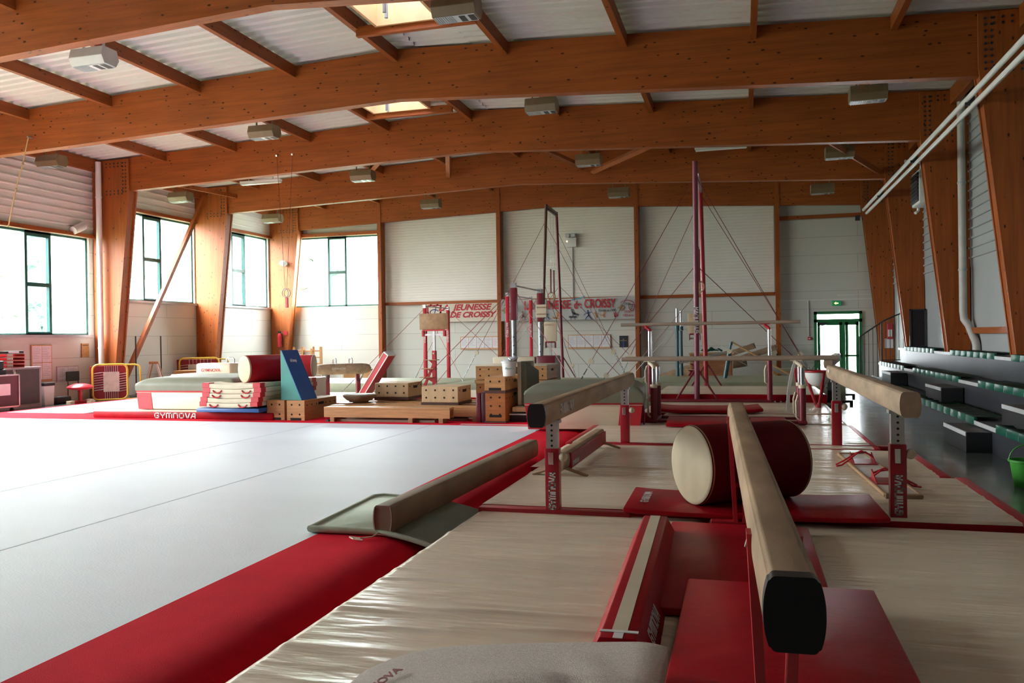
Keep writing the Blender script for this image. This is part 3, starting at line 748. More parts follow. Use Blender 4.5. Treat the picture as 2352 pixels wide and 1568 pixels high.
# small training beam with red side cover on bent feet
r = thing('training_beam', 'small low beam with glossy red side cover and bent wooden feet', 'balance beam', (-1.71, 7.62, .215), -.01)
bd = beam_body(2.25, SUEDE, r, scale=.95); bd.location = (0, 0, .06)
b = B()
b.box(.062, .075, .3, 2.27, .045, .19, bev=.004); b.box(-.075, -.062, .3, 2.27, .045, .19, bev=.004); b.box(-.07, .07, .28, .3, .05, .2)
sd = b.out('side_cover', REDV, r)
logo('GYMNOVA', .035, LETW, sd, (.076, .5, .09), (pi/2, 0, pi/2))
for yl in (.12, 2.12):
    for sx_ in (-1, 1):
        b = B()
        pts = [(sx_*.03, .075), (sx_*.2, .018), (sx_*.27, .0), (sx_*.27, .014), (sx_*.205, .034), (sx_*.03, .095)]
        b.prism(pts if sx_ > 0 else pts[::-1], 'y', yl-.035, yl+.035); b.out('foot', plain('bent_ply', (.30, .17, .09), .5), r)

# ------------------------------------------------------------------ big roll, foam beam, springboard
def roll(name, label, p, q, rad, face, body, cat='cushion', flat=.03):
    p, q = Vector(p), Vector(q); d = q-p; L = d.length
    r = thing(name, label, cat, p, 0)
    M = Vector((0, 0, 1)).rotation_difference(d.normalized()).to_matrix().to_4x4()
    b = B(); b.lathe([(rad-.004, 0), (rad, .01), (rad, L-.01), (rad-.004, L)], n=64, M=M); b.out('side_cover', body, r, smooth=50)
    for z0, sg in ((0, -1), (L, 1)):
        b = B(); b.lathe([(0, z0+sg*.006), (rad-.03, z0+sg*.006), (rad-.008, z0+sg*.002), (rad+.002, z0-sg*.012), (rad, z0-sg*.02)], n=64, M=M); b.out('end_panel', face, r, smooth=50)
    return r
roll('foam_roll', 'large dark red foam roll with cream end on the red mat', (-.39, 6.37, .565), (.33, 6.86, .565), .30, CREAMF2, plain('deep_red_vinyl', (.11, .003, .007), .5, .1, 3, spec=.08))
r = thing('foam_beam', 'red foam floor beam with a cream stripe along its top', 'balance beam', (-.50, 3.28, .19), .035)
L = 2.3
pr = [(-.15, 0), (.15, 0), (.075, .15), (-.075, .15)]
b = B(); b.prism(pr, 'y', 0, L, bev=.008); body = b.out('foam_body', REDV, r, smooth=40)
b = B(); b.box(-.032, .032, .06, L-.01, .1495, .152); b.out('top_stripe', CREAMF, r)
b = B(); b.box(-.078, .078, .06, .085, .1495, .153); b.box(-.02, .02, -.002, .06, .1495, .152); b.out('end_stripe', LETW, r)
logo('GYMNOVA', .055, LETW, body, (.1155, .42, .072), rot_to((0, 1, 0), (.894, 0, .447)), sx=.85)
# springboard covered in pale carpet
r = thing('springboard', 'carpeted springboard at the bottom edge with faint red lettering', 'springboard', (-.82, 2.62, .19))
def sb(u, v):
    x = lerp(-.62, .54, u); y = lerp(-.44, .44, v)
    # rounded low end at the left
    if u < .28:
        k = 1-u/.28; y *= sqrt(max(.0, 1-.72*k*k))
    z = .07+.165*(u**.6) - .02*(max(0, u-.9)/.1)**2
    z += .020*exp(-((v-.70+.1*u)/.045)**2)*exp(-((u-.58)/.22)**2) + .012*exp(-((v-.5-.12*u)/.04)**2)*exp(-((u-.5)/.25)**2)
    z += .007*sin(26*sqrt(((u-.62)*1.2)**2+((v-.45)*.8)**2))*exp(-((u-.78)/.1)**2)*exp(-((v-.66)/.24)**2)
    return (x, y, z)
b = B(); b.grid(sb, 90, 60)
ext = bmesh.ops.extrude_face_region(b.bm, geom=b.bm.faces[:])
for v in [g for g in ext['geom'] if isinstance(g, bmesh.types.BMVert)]: v.co.z -= .07
tp = b.out('carpet_top', TOWEL, r, smooth=60)
bv = tp.modifiers.new('soft', 'BEVEL'); bv.width = .018; bv.segments = 3; bv.limit_method = 'ANGLE'; bv.angle_limit = radians(50)
t_ = text('GYMNOVA', .05, plain('faded_red_print', (.40, .18, .17), .9), tp, (-.46, .06, .1255), (0, -.2, 1.15), bold=.001)
b = B(); b.box(-.5, .52, -.36, .36, 0, .03); b.out('base_board', WOODPALE, r)
b = B()
for xx in (.1, .25, .4):
    for yy in (-.2, .2): b.cyl((xx, yy, .03), (xx, yy, .11), .035, n=16)
b.out('coil_spring', STEEL, r)
# board with red foot straps
r = thing('strap_board', 'narrow cream board with wooden rails and red foot straps', 'exercise board', (1.16, 8.3, .215), .045)
b = B(); b.box(-.12, .12, -1.15, 1.15, .02, .04); b.out('board', plain('cream_board', (.60, .52, .46), .4), r)
for sx_ in (-1, 1):
    b = B(); b.cyl((sx_*.13, -1.18, .03), (sx_*.13, 1.18, .03), .017); b.out('rail', plain('rail_wood', (.36, .2, .1), .45), r)
b = B(); b.box(-.14, .14, -1.2, -1.15, 0, .05, bev=.01); b.box(-.14, .14, 1.15, 1.2, 0, .05, bev=.01); b.out('end_block', SUEDE, r)
for yy in (-.55, .55):
    b = B(); b.box(-.11, .11, yy-.17, yy+.15, .04, .05); b.prism([(yy-.12, .05), (yy+.1, .05), (yy+.1, .13)], 'x', -.105, -.095); b.prism([(yy-.12, .05), (yy+.1, .05), (yy+.1, .13)], 'x', .095, .105); bk = b.out('foot_bracket', REDP, r)
    sx_ = 1 if yy < 0 else -1
    for pts in ([(-.1, yy, .09), (-.05, yy, .13), (.03, yy+.02, .14), (.1, yy, .09)], [(-.1, yy+.06, .1), (0, yy+.07, .145), (.1, yy+.06, .1)],
                [(sx_*.1, yy, .085), (sx_*.15, yy-.02, .05), (sx_*.2, yy-.04, .015), (sx_*.26, yy-.08, .008)], [(sx_*.1, yy+.06, .09), (sx_*.17, yy+.03, .05), (sx_*.25, yy+.02, .008)]):
        b = B(); b.tube(pts, .009, 6); b.out('strap', REDPB, bk)
# bucket
def bucket(name, label, loc, r0, r1, h, mat, handle=True):
    r = thing(name, label, 'bucket', loc)
    b = B(); b.lathe([(0, .005), (r0, 0), (r1, h), (r1+.012, h), (r1+.012, h-.02), (r1+.004, h-.025), (r1-.006, h-.005), (r0-.006, .012), (0, .012)], n=32); b.out('pail', mat, r, smooth=40)
    return r
r = bucket('bucket', 'green plastic bucket on the floor at the right edge', (2.68, 9.2, 0), .105, .145, .27, GREENPL)
b = B(); b.tube([(.145*cos(t), .02, .25+.16*sin(t)) for t in [pi*k/12 for k in range(13)]], .007, 6); b.out('handle', GREENPL, r)
# ------------------------------------------------------------------ crash mats, stack, blocks
def crash_mat(label, x0, x1, y0, y1, z0, h, rz=0, cover=.24, slouch=.05, seed=1):
    r = thing('crash_mat', label, 'crash mat', ((x0+x1)/2, (y0+y1)/2, z0), rz)
    hx, hy = (x1-x0)/2, (y1-y0)/2
    b = B()
    b.prism([(-hx+.06, 0), (hx-.06, 0), (hx, h*.62), (-hx, h*.62)], 'y', -hy+.02, hy-.02, bev=.02); b.out('foam_block', CREAMV, r, smooth=40)
    for sx_ in (-1, 1):
        pts = [(sx_*(hx-.068), 0), (sx_*(hx-.04), -.0), (sx_*(hx+.006), h*.57), (sx_*(hx-.008), h*.57)]
        ptw = [(sx_*(hx-.05), .0), (sx_*(hx-.36), .0), (sx_*(hx-.32), h*.57), (sx_*(hx+.004), h*.57)]
        for a, a2 in ((-hy, -hy+.012), (hy-.22, hy-.03)):
            b = B(); b.prism(pts if sx_ > 0 else pts[::-1], 'y', a+.01, a+.22)
            b.prism(ptw if sx_ < 0 else ptw[::-1], 'y', a2, a2+.018)
            b.out('corner_patch', REDV2, r)
    b = B(); b.box(-hx-.012, hx+.012, -hy, hy, h*.55, h*.7, bev=.02); b.out('red_band', REDV2, r, smooth=40)
    b = B(); b.box(-hx-.014, hx+.014, -hy-.004, hy+.004, h*.553, h*.565); b.out('band_piping', CREAMF, r)
    rs = ridges(14, -hx, hx, -hy, hy, .012, seed, .4)
    def fn(u, v):
        # wrap: side skirt, rounded shoulder, top
        def ax(t, half):
            if t < .12: return -half-.015, 1-t/.12
            if t > .88: return half+.015, (t-.88)/.12
            return lerp(-half-.015, half+.015, (t-.12)/.76), 0
        x, dx = ax(u, hx); y, dy = ax(v, hy)
        d = max(dx, dy)
        ex = min(1, min(u-.12, .88-u)/.09) if 0 < min(u-.12, .88-u) else 0
        ey = min(1, min(v-.12, .88-v)/.09) if 0 < min(v-.12, .88-v) else 0
        e = min(ex, ey) if d == 0 else 0
        z = h - .10*(1-e)**2 + slouch*sin(pi*u)*sin(pi*v)
        if d > 0: z = lerp(h-.10, h-cover, d)
        z += rheight(rs, x, y)
        return (x, y, z)
    b = B(); b.grid(fn, 48, 48); b.out('slip_cover', SLIP, r, smooth=80)
    return r
crash_mat('tall crash mat with sage cover and red band at the left, on the lettered mat', -11.35, -9.15, 13.4, 15.3, .27, .58, seed=2, cover=.22)
r = crash_mat('tall crash mat with sage cover and red band behind the black-ended beam', -3.28, -1.52, 12.2, 13.7, .15, .66, .09, seed=4, cover=.26)
b = B()
for k in range(3): b.tube([(.885, -.6+.12*k, .35), (.905, -.58+.1*k, .2), (.90, -.62+.08*k, .05)], .012, 6)
b.out('tie_strap', DKREDV, r)
# stacked mats
def stack_mat(loc, label, sagv, handles, rz=0):
    r = thing('stacked_mat', label, 'mat', loc, rz, 'stacked cream and red mats')
    hx, hy, h = .6, 1.0, .082
    def bend(x): return -sagv*(1-(x/hx)**2)
    b = B(); b.box(-hx, hx, -hy, hy, 0, h, bev=.012)
    bmesh.ops.subdivide_edges(b.bm, edges=[e for e in b.bm.edges if abs((e.verts[0].co-e.verts[1].co).x) > hx], cuts=12, use_grid_fill=True)
    for v in b.bm.verts: v.co.z += bend(v.co.x)
    b.out('mat_body', CREAMF, r, smooth=40)
    for sx_ in (-1, 1):
        for sy_ in (-1, 1):
            xx = sorted((sx_*(hx+.004), sx_*(hx-.15))); yy = sorted((sy_*(hy+.004), sy_*(hy-.15)))
            b = B(); b.box(*xx, *yy, .002+bend(sx_*.53), h+.003+bend(sx_*.53)*.3, bev=.006); b.out('corner_patch', REDV2, r)
    if handles:
        for xx in (-.3, .3):
            b = B(); b.tube([(xx-.09, -hy-.006, .055+bend(xx)), (xx-.06, -hy-.015, .02+bend(xx)), (xx, -hy-.02, .005+bend(xx)), (xx+.06, -hy-.015, .02+bend(xx)), (xx+.09, -hy-.006, .055+bend(xx))], .012, 6); b.out('handle', REDV2, r)
    return r
words = ['bottom', 'second', 'third', 'fourth', 'top']
for k in range(5):
    lb = ('lowest cream and red mat of the stack, on the blue mat', 'second cream and red mat up in the stack', 'middle cream and red mat of the stack of five', 'second cream and red mat from the top of the stack', 'topmost cream and red mat under the foam roll')[k]
    stack_mat((-8.97+(.06 if k > 1 else 0)+.02*(k % 2), 13.92, .352+.032+k*.085), lb, .032, k in (0, 2, 3))
b = B(); b.box(-.65, .65, -1.0, 1.0, 0, .07, bev=.012); o = b.out('blue_mat', BLUEV, smooth=40); o.location = (-8.98, 13.9, .275)
tag(o, 'blue mat at the bottom of the stack of mats', 'mat')
roll('foam_roll', 'dark red foam roll with cream end on top of the mat stack', (-8.85, 13.25, 1.04), (-8.35, 14.1, 1.04), .255, CREAMF2, REDV)
roll('foam_roll', 'red and white foam roll behind the mat stack and blue wedge', (-9.75, 15.9, 1.0), (-9.0, 16.1, 1.0), .24, CREAMF, REDV2)
b = B(); b.box(-.5, .5, -.4, .4, 0, .75, bev=.03); o = b.out('foam_block', CREAMV, smooth=40); o.location = (-9.4, 16.05, 0); tag(o, 'cream foam block behind the mat stack', 'block')
# wedge standing on its end
r = thing('foam_wedge', 'blue and teal foam wedge standing on the holed boxes', 'wedge', (-8.06, 13.2, .482))
M = Matrix.Rotation(-.05, 4, 'Z')
b = B(); b.prism([(0, 0), (.42, 0), (.02, .88), (0, .88)], 'y', 0, .5, M=M); b.out('wedge_side', TEALV, r)
b = B(); b.prism([(.423, 0), (.435, 0), (.026, .90), (0, .90), (0, .884), (.021, .884)], 'y', -.005, .505, M=M); fc = b.out('sloping_face', BLUEV, r)
t_ = text('id\'step', .085, LETW, fc, (.13, .22, .71), rot_to((0, 1, 0), (.91, 0, .41)), bold=.001)
# holed vault boxes
def holed_box(name, label, loc, sx_, sy_, h, mat, rz=0, front=((2, 2),), side=0, slot=True, top=None, lip=None, cols=(4, 2), group=None, slotz=.03, rim=None, slotw=.22):
    r = thing(name, label, 'vault box', loc, rz, group)
    hx, hy = sx_/2, sy_/2; z0 = lip or 0
    b = B(); b.box(-hx, hx, -hy, hy, z0, h, bev=.004); bd = b.out('box_body', mat, r)
    if lip:
        b = B(); b.box(-hx-.012, hx+.012, -hy-.012, hy+.012, 0, lip, bev=.004); b.out('base_frame', DARKBROWN, r)
    b = B(); nx, nz = cols
    for i in range(nx):
        for j in range(nz):
            x = lerp(-hx, hx, (i+.5)/nx if nx > 2 else (.28+.44*i)); z = z0+(h-z0)*(.3+.48*j if nz == 2 else (.22+.28*j if nz == 3 else .68))
            b.cyl((x, -hy+.01, z), (x, -hy-.003, z), .017, n=14)
    for i in range(max(3, int(sy_/.17))):
        for z in ((h-z0)*.75+z0,):
            y = lerp(-hy, hy, (i+.5)/max(3, int(sy_/.17))); b.cyl((hx-.01, y, z), (hx+.003, y, z), .014, n=12)
    b.out('finger_hole', BLACKHOLE, bd)
    if slot:
        if slotw > .01:
            b = B(); b.box(-slotw/2, slotw/2, -hy-.003, -hy+.02, z0+slotz-.028, z0+slotz+.018, bev=.006); b.out('hand_slot', BLACKHOLE, bd)
        b = B(); b.box(hx-.02, hx+.003, -.1, .1, h-.11, h-.06, bev=.006); b.out('hand_slot', BLACKHOLE, bd)
    if top:
        b = B(); b.box(-hx-.008, hx+.008, -hy-.008, hy+.008, h, h+.03, bev=.008); b.out('padded_top', top, r, smooth=40)
    return r
holed_box('vault_box', 'plywood holed box at the left of the pair under the blue wedge', (-8.16, 13.75, .12), .36, 1.15, .36, PLY, slot=True, cols=(2, 2))
holed_box('vault_box', 'plywood holed box at the right of the pair, its long side showing', (-7.74, 13.75, .12), .36, 1.2, .36, PLY, cols=(2, 2))
holed_box('vault_box', 'pale holed box on the benches beside the brown bowl', (-6.44, 14.78, .40), .68, .72, .32, PLYPALE, lip=.055, cols=(4, 2), rz=0, slotw=.0001)
holed_box('vault_box', 'pale holed box at the front right of the benches', (-5.17, 14.0, .37), .68, .72, .33, PLYPALE, lip=.055, cols=(4, 2), slotw=.0001)
# two-tier tower
t1 = holed_box('vault_box', 'tall varnished lower box of the two-tier tower by the red mats', (-4.02, 13.85, .12), .35, 1.25, .54, PLYDARK, lip=.03, cols=(2, 3), slotz=.09)
b = B(); b.box(-.182, .182, -.635, .635, .5, .542); b.out('top_rim', DARKBROWN, t1)
holed_box('vault_box', 'paler upper box of the two-tier tower, holding the white bucket', (-4.02, 13.85, .665), .36, 1.27, .225, PLY, cols=(2, 1), slotz=.03)
bk = bucket('bucket', 'white paint bucket with crumpled cloths on the box tower', (-3.88, 13.62, .892), .108, .128, .25, WHITEP)
text('Pronto', .05, plain('green_print', (.05, .25, .2), .6), bk, (.03, -.122, .13), (radians(85), 0, 0), shear=.2)
for k, (dx, dy, mt) in enumerate(((-.03, 0, LETW), (.04, .02, SUEDEL), (.08, -.03, STEEL))):
    b = B(); b.lathe([(0, .05), (.05, .045), (.085, .02), (.07, -.01), (0, -.02)], n=14)
    rn = random.Random(k)
    for v in b.bm.verts: v.co += Vector((rn.uniform(-.02, .02), rn.uniform(-.02, .02), rn.uniform(-.018, .018)))
    o = b.out('rag', mt, smooth=60); o.location = (-3.88+dx, 13.62+dy, 1.14+.02*k)
    tag(o, ('white crumpled cloth in the bucket on the box tower', 'brown grip glove on top of the white bucket', 'grey cloth hanging over the white bucket rim')[k], 'cloth')
# wide holed boxes behind
for z, h, mt, lb in ((.02, .67, PLYDARK, 'wide dark lower box with holes behind the box tower'), (.70, .27, PLY, 'wide upper box with padded cream top behind the box tower')):
    q = holed_box('vault_box', lb, (-4.53, 16.5, z), 1.5, .95, h, mt, cols=(8, 2), slotw=.0001, top=CREAMF if z > .5 else None, lip=None)
    if z < .5:
        b = B(); b.box(-.77, .77, -.49, .49, .60, .67); b.out('top_rim', PLY, q)
# red cushions behind them, on the second tier mat
b = B(); b.box(-.5, .5, -.3, .3, 0, .82, bev=.03); o = b.out('foam_block', CREAMF, smooth=40); o.location = (-5.05, 18.4, .285); tag(o, 'cream foam block standing behind the wide holed boxes', 'block')
b = B(); b.box(-.22, .22, -.3, .3, 0, .84, bev=.03); o = b.out('foam_block', DKREDV, smooth=40); o.location = (-4.3, 18.4, .285); tag(o, 'dark red foam block standing behind the wide holed boxes', 'block')
# dark red mats standing on edge left of the tower, cream and green mats right of it
for k, (x, wd, mt, lb) in enumerate(((-4.37, .08, DKREDV, 'dark red mat standing on edge, left of the box tower'), (-4.28, .085, plain('darkest_red_vinyl', (.06, .008, .014), .4), 'darker red mat standing on edge against the box tower'))):
    b = B(); b.box(0, wd, -.0, 1.05, 0, .5, bev=.012); o = b.out('standing_mat', mt, smooth=40); o.location = (x, 13.25+.01*k, .12); tag(o, lb, 'mat')
b = B(); b.box(0, .11, 0, .9, 0, .13, bev=.01); o = b.out('plank', PLYPALE, smooth=40); o.location = (-4.55, 13.9, .40); tag(o, 'short pale plank end beside the standing red mats', 'plank')
r = thing('standing_mat', 'tall cream mat with a dark sage face standing right of the tower', 'mat', (-3.76, 13.7, .38), -.06)
b = B(); b.box(0, .07, 0, .75, 0, .75, bev=.012); b.out('mat_body', CREAMF, r, smooth=40)
b = B(); b.prism([(0, 0), (.75, 0), (.75, .57), (.0, .76)], 'x', .074, .16); b.out('sage_face', plain('dark_sage', (.14, .15, .09), .7, .2, 20), r)
b = B(); b.box(-.1, .07, .1, .6, .66, .75, bev=.01); b.out('folded_end', CREAMF, r)
r = thing('trolley', 'low dark trolley with pale boards beneath the cream standing mat', 'trolley', (-3.62, 13.95, .12))
b = B(); b.box(-.17, .28, -.5, .4, .17, .25, bev=.01); b.out('pale_board', PLYPALE, r)
b = B(); b.box(-.21, .3, -.55, .45, .12, .14); b.out('deck', GREYP, r); b = B(); b.box(-.19, .28, -.5, .4, .0, .12); b.out('chassis', BLACKP, r)
# benches
def bench(label, loc, L, rz=0, wd=.22):
    r = thing('wooden_bench', label, 'bench', loc, rz, 'wooden benches under the holed boxes')
    b = B(); b.box(0, L, -wd/2, wd/2, .245, .28, bev=.006); b.out('seat', BENCHW, r)
    b = B(); b.box(.0, L, -wd/2+.005, -wd/2+.035, .10, .245); b.box(0, L, wd/2-.035, wd/2-.005, .1, .245); b.out('apron', BENCHW, r)
    for x in (.12, L*.68, L-.2):
        b = B(); b.box(x, x+.08, -wd/2, wd/2, 0, .1, bev=.006); b.out('leg', plain('bench_leg', (.33, .17, .08), .5), r)
    b = B(); b.cyl((.06, -wd/2, .03), (.06, wd/2, .03), .03, n=12); b.out('castor', DKMETAL, r)
    b = B(); b.box(.2, L-.3, -.03, .03, .02, .06); b.out('lower_rail', plain('worn_rail', (.28, .19, .13), .6), r)
    return r
bench('front wooden bench facing the white floor, nearest row', (-7.12, 13.15, .10), 2.35)
bench('second wooden bench, just behind the front bench', (-7.2, 13.52, .10), 2.9)
bench('third wooden bench, under the front pale holed box', (-7.25, 13.95, .10), 2.8)
bench('fourth wooden bench, in the middle of the bench row', (-7.25, 14.38, .10), 2.6)
bench('rear wooden bench, under the rear pale holed box', (-7.3, 14.85, .10), 2.6)
# mushroom lying upside down like a bowl
r = thing('mushroom_trainer', 'round brown mushroom trainer lying upturned on the benches', 'mushroom trainer', (-6.92, 14.05, .382))
b = B(); b.lathe([(0, 0), (.14, .005), (.24, .05), (.305, .11), (.315, .14), (.30, .155), (.27, .15), (0, .15)], n=40); b.out('cap', SUEDEL, r, smooth=60)
b = B(); b.lathe([(0, .152), (.26, .152), (.255, .156), (0, .156)], n=40); b.out('underside', DARKBROWN, r)

# ------------------------------------------------------------------ pommel horse and others behind
def horse_body(L, wd, h, mat, parent, z):
    b = B()
    def fn(u, v):
        t = 2*u-1; e = sqrt(max(0, 1-abs(t)**6)); a = 2*pi*v
        sx_ = abs(cos(a))**.6*(1 if cos(a) >= 0 else -1); sz = abs(sin(a))**.6*(1 if sin(a) >= 0 else -1)
        return (t*L/2, wd/2*e*sx_*(1-.14*max(0, -sz)), z+h/2*e*sz)
    b.grid(fn, 24, 24); bmesh.ops.remove_doubles(b.bm, verts=b.bm.verts, dist=.0005)
    return b.out('body', mat, parent, smooth=60)
r = thing('pommel_horse', 'brown pommel horse with two steel handles and splayed legs', 'pommel horse', (-10.34, 20.0, .1), .75)
bd = horse_body(1.6, .36, .30, SUEDEL, r, .68)
for xx in (-.22, .22):
    b = B(); b.tube([(xx, -.14, .82), (xx, -.14, .92), (xx, -.11, .955), (xx, .11, .955), (xx, .14, .92), (xx, .14, .82)], .018, 10); b.out('pommel', CHROME, r, smooth=60)
for xx in (-.42, .42):
    b = B(); b.box(xx-.05, xx+.05, -.07, .07, .0, .34); b.prism([(xx-.05, .34), (xx+.05, .34), (xx*.95+.04, .55), (xx*.95-.04, .55)], 'y', -.05, .05); b.out('leg', MAROONP, r)
    b = B(); b.box(xx-.04, xx+.04, -.05, .05, .3, .56); b.cyl((xx, 0, .25), (xx*1.35, 0, .55), .025); b.out('leg_riser', STEEL, r)
text('GYMNOVA', .075, LETW, bd, (-.15, -.184, .69), FRONT)
r = thing('leaning_pad', 'red padded bar with white edges leaning right of the pommel horse', 'pad', (-9.35, 19.3, .12), -.1)
M = Matrix.Rotation(-.42, 4, 'Y')
M = Matrix.Translation((-.02, 0, .0)) @ Matrix.Rotation(.62, 4, 'Y')
b = B(); b.box(-.07, .07, -.2, .2, .05, 1.3, bev=.01, M=M); b.out('red_face', REDV2, r)
b = B(); b.box(-.082, -.066, -.21, .21, .03, 1.33, M=M); b.box(-.082, .08, -.21, .21, 1.295, 1.33, bev=.01, M=M); b.box(.06, .08, -.21, -.19, .04, 1.3, M=M); b.out('white_edge', WHITEP, r)
# cream block horse with handle on the left crash mat group
r = thing('vault_block', 'cream lettered block with a steel handle behind the left crash mat', 'vault block', (-11.75, 16.6, .79), .03)
b = B(); b.box(-.42, .5, -.3, .3, 0, .27, bev=.05); bd = b.out('block_body', CREAMV, r, smooth=50)
text('GYMNOVA', .10, LETR, bd, (-.02, -.304, .11), FRONT, bold=.001)
b = B(); b.tube([(.2, 0, .26), (.2, 0, .35), (.23, 0, .385), (.37, 0, .385), (.4, 0, .35), (.4, 0, .26)], .018, 8); b.out('handle', CHROME, r, smooth=60)
r = thing('foam_block', 'cream and red corner foam block behind the left crash mat', 'block', (-12.2, 17.2, .1))
b = B(); b.box(-1.05, .9, -.4, .6, 0, .685, bev=.03); b.out('block_body', CREAMV, r, smooth=40)
b = B(); b.box(-1.056, -.85, -.406, .606, .02, .66, bev=.01); b.out('corner_patch', REDV2, r)

# ------------------------------------------------------------------ parallel bars
def par_bars(label, cx, cy_, zb, L, hbar, hpost, span, neck, gap, rz=0):
    r = thing('parallel_bars', label, 'parallel bars', (cx, cy_, zb), rz)
    for yy in (-gap/2, gap/2):
        b = B()
        pr = [(yy+.026*cos(2*pi*i/16), hbar-zb+.032*sin(2*pi*i/16)) for i in range(16)]
        b.prism(pr, 'x', -L/2, L/2); b.out('bar', plain('bar_ash', (.36, .27, .20), .5, .12, 4, stretch=(.8, 9, 9)), r, smooth=50)
        for sx_ in (-1, 1):
            x = sx_*span/2; o_ = 0 if yy < 0 else .012
            xs_ = x-sx_*0
            b = B(); b.cyl((x, yy*1.5, 0), (x, yy*1.5, hpost-zb), .05, n=18); pp = b.out('post', MAROONP, r, smooth=50)
            b = B(); b.cyl((x, yy*1.5, hpost-zb), (x, yy*1.5, hpost-zb+.05), .054, n=18); b.out('collar', CREAMF, pp, smooth=50)
            b = B(); b.cyl((x, yy*1.5, hpost-zb), (x, yy*1.5, hbar-zb-.14), .032, n=16); b.out('riser', CHROME, pp, smooth=50)
            b = B(); xo = x-.06; b.tube([(x, yy*1.5, hbar-zb-.16), (x, yy*1.5, hbar-zb-.12), (x-.02, yy*1.3, hbar-zb-.095), (xo-.01, yy, hbar-zb-.06), (xo-.02, yy, hbar-zb-.025)], .028, 10); b.box(xo-.1, xo+.07, yy-.02, yy+.02, hbar-zb-.04, hbar-zb-.025); b.out('gooseneck', neck, pp, smooth=50)
            b = B(); b.tube([(x-.06, yy*1.5, hpost-zb-.1), (x-.09, yy*1.5-.02, hpost-zb-.2), (x-.085, yy*1.5-.02, hpost-zb-.42), (x-.05, yy*1.5, hpost-zb-.45)], .016, 8); b.out('clamp_lever', CREAMF, pp, smooth=50)
    b = B()
    for sx_ in (-1, 1): b.box(sx_*span/2-.06, sx_*span/2+.06, -gap, gap, 0, .05, bev=.012)
    for sy_ in (-1, 1): b.box(-span/2, span/2, sy_*gap*.75-.05, sy_*gap*.75+.05, 0, .045, bev=.012)
    b.out('base_frame', MAROONP, r, smooth=40)
    return r
par_bars('nearer lower parallel bars with cream goosenecks, on the mats', -.25, 13.02, .225, 3.15, 1.185, .75, 2.15, CREAMF, .40)
par_bars('farther higher parallel bars with red goosenecks and chrome risers', -.66, 16.75, .225, 3.45, 1.775, .72+.32, 2.3, REDPB, .09)

# ------------------------------------------------------------------ high bars and rings
def cable(b, p, q, r=.007): b.cyl(p, q, r, n=6)
def high_bar(label, x, y0, y1, h, zb, post_r, mat, gal=None, anchors=(), steelcap=True, bars=1, word=False):
    r = thing('high_bar', label, 'high bar', (x, (y0+y1)/2, zb)); c = (y0+y1)/2
    for y in (y0, y1):
        b = B()
        zs = gal-zb if gal else 0
        b.box(-post_r, post_r, y-c-post_r, y-c+post_r, zs, h-zb-.1, bev=.01); p = b.out('post', mat, r, smooth=40)
        if gal:
            b = B(); b.cyl((0, y-c, 0), (0, y-c, zs+.05), post_r*.8, n=16); q = b.out('post_sleeve', ZINC, p, smooth=50)
            b = B()
            for k in range(9): b.cyl((0, y-c-post_r*.78, .2+k*.17), (0, y-c-post_r*.82, .2+k*.17), .014, n=10)
            b.out('peg_hole', BLACKHOLE, q)
        b = B(); b.box(-post_r*.8, post_r*.8, y-c-post_r*.8, y-c+post_r*.8, h-zb-.1, h-zb); b.out('post_cap', STEEL, p)
        if word: logo('GYMNOVA', .05, LETW, p, (0, y-c-post_r-.001, h-zb-.95), UPWARD, sx=.9)
        b = B(); b.box(-.2, .2, y-c-.12, y-c+.12, 0, .02); b.out('foot_plate', mat, p)
    b = B(); b.cyl((0, y0-c, h-zb-.05), (0, y1-c, h-zb-.05), .016, n=12); b.out('bar', STEEL, r, smooth=50)
    for a in anchors:
        b = B(); a = Vector(a)-Vector((x, c, zb)); yy = y0-c if a.y < 0 else y1-c
        top = Vector((0, yy, h-zb-.1)); k = top.lerp(a, .86)
        cable(b, top, k, .006); g_ = b.out('guy_cable', REDP, r)
        b = B()
        for i in range(6):
            u, v = k.lerp(a, i/6), k.lerp(a, (i+.8)/6); b.cyl(u, v, .014, n=6)
        b.out('chain', ZINC, g_)
    return r
high_bar('near high bar with drilled grey sleeves behind the box tower', -4.43, 15.95, 18.2, 2.65, .0, .065, MAROONP, gal=1.9, anchors=((-6.6, 14.6, .1), (-2.6, 14.7, .1), (-6.4, 19.8, .1), (-2.4, 19.9, .1)))
high_bar('red high bar farther back, left of the drilled grey posts', -5.78, 20.2, 22.6, 2.7, .0, .045, REDPB, anchors=((-7.6, 19.0, .1), (-4.0, 19.2, .1), (-7.6, 24.0, .1), (-3.9, 24.0, .1)), word=True)
high_bar('small bright red high bar beneath the cream banner', -9.15, 23.0, 25.0, 2.57, .0, .05, REDPB, anchors=((-10.7, 20.6, .1), (-7.2, 21.2, .1), (-10.9, 26.3, .1), (-6.9, 26.2, .1)), word=True)

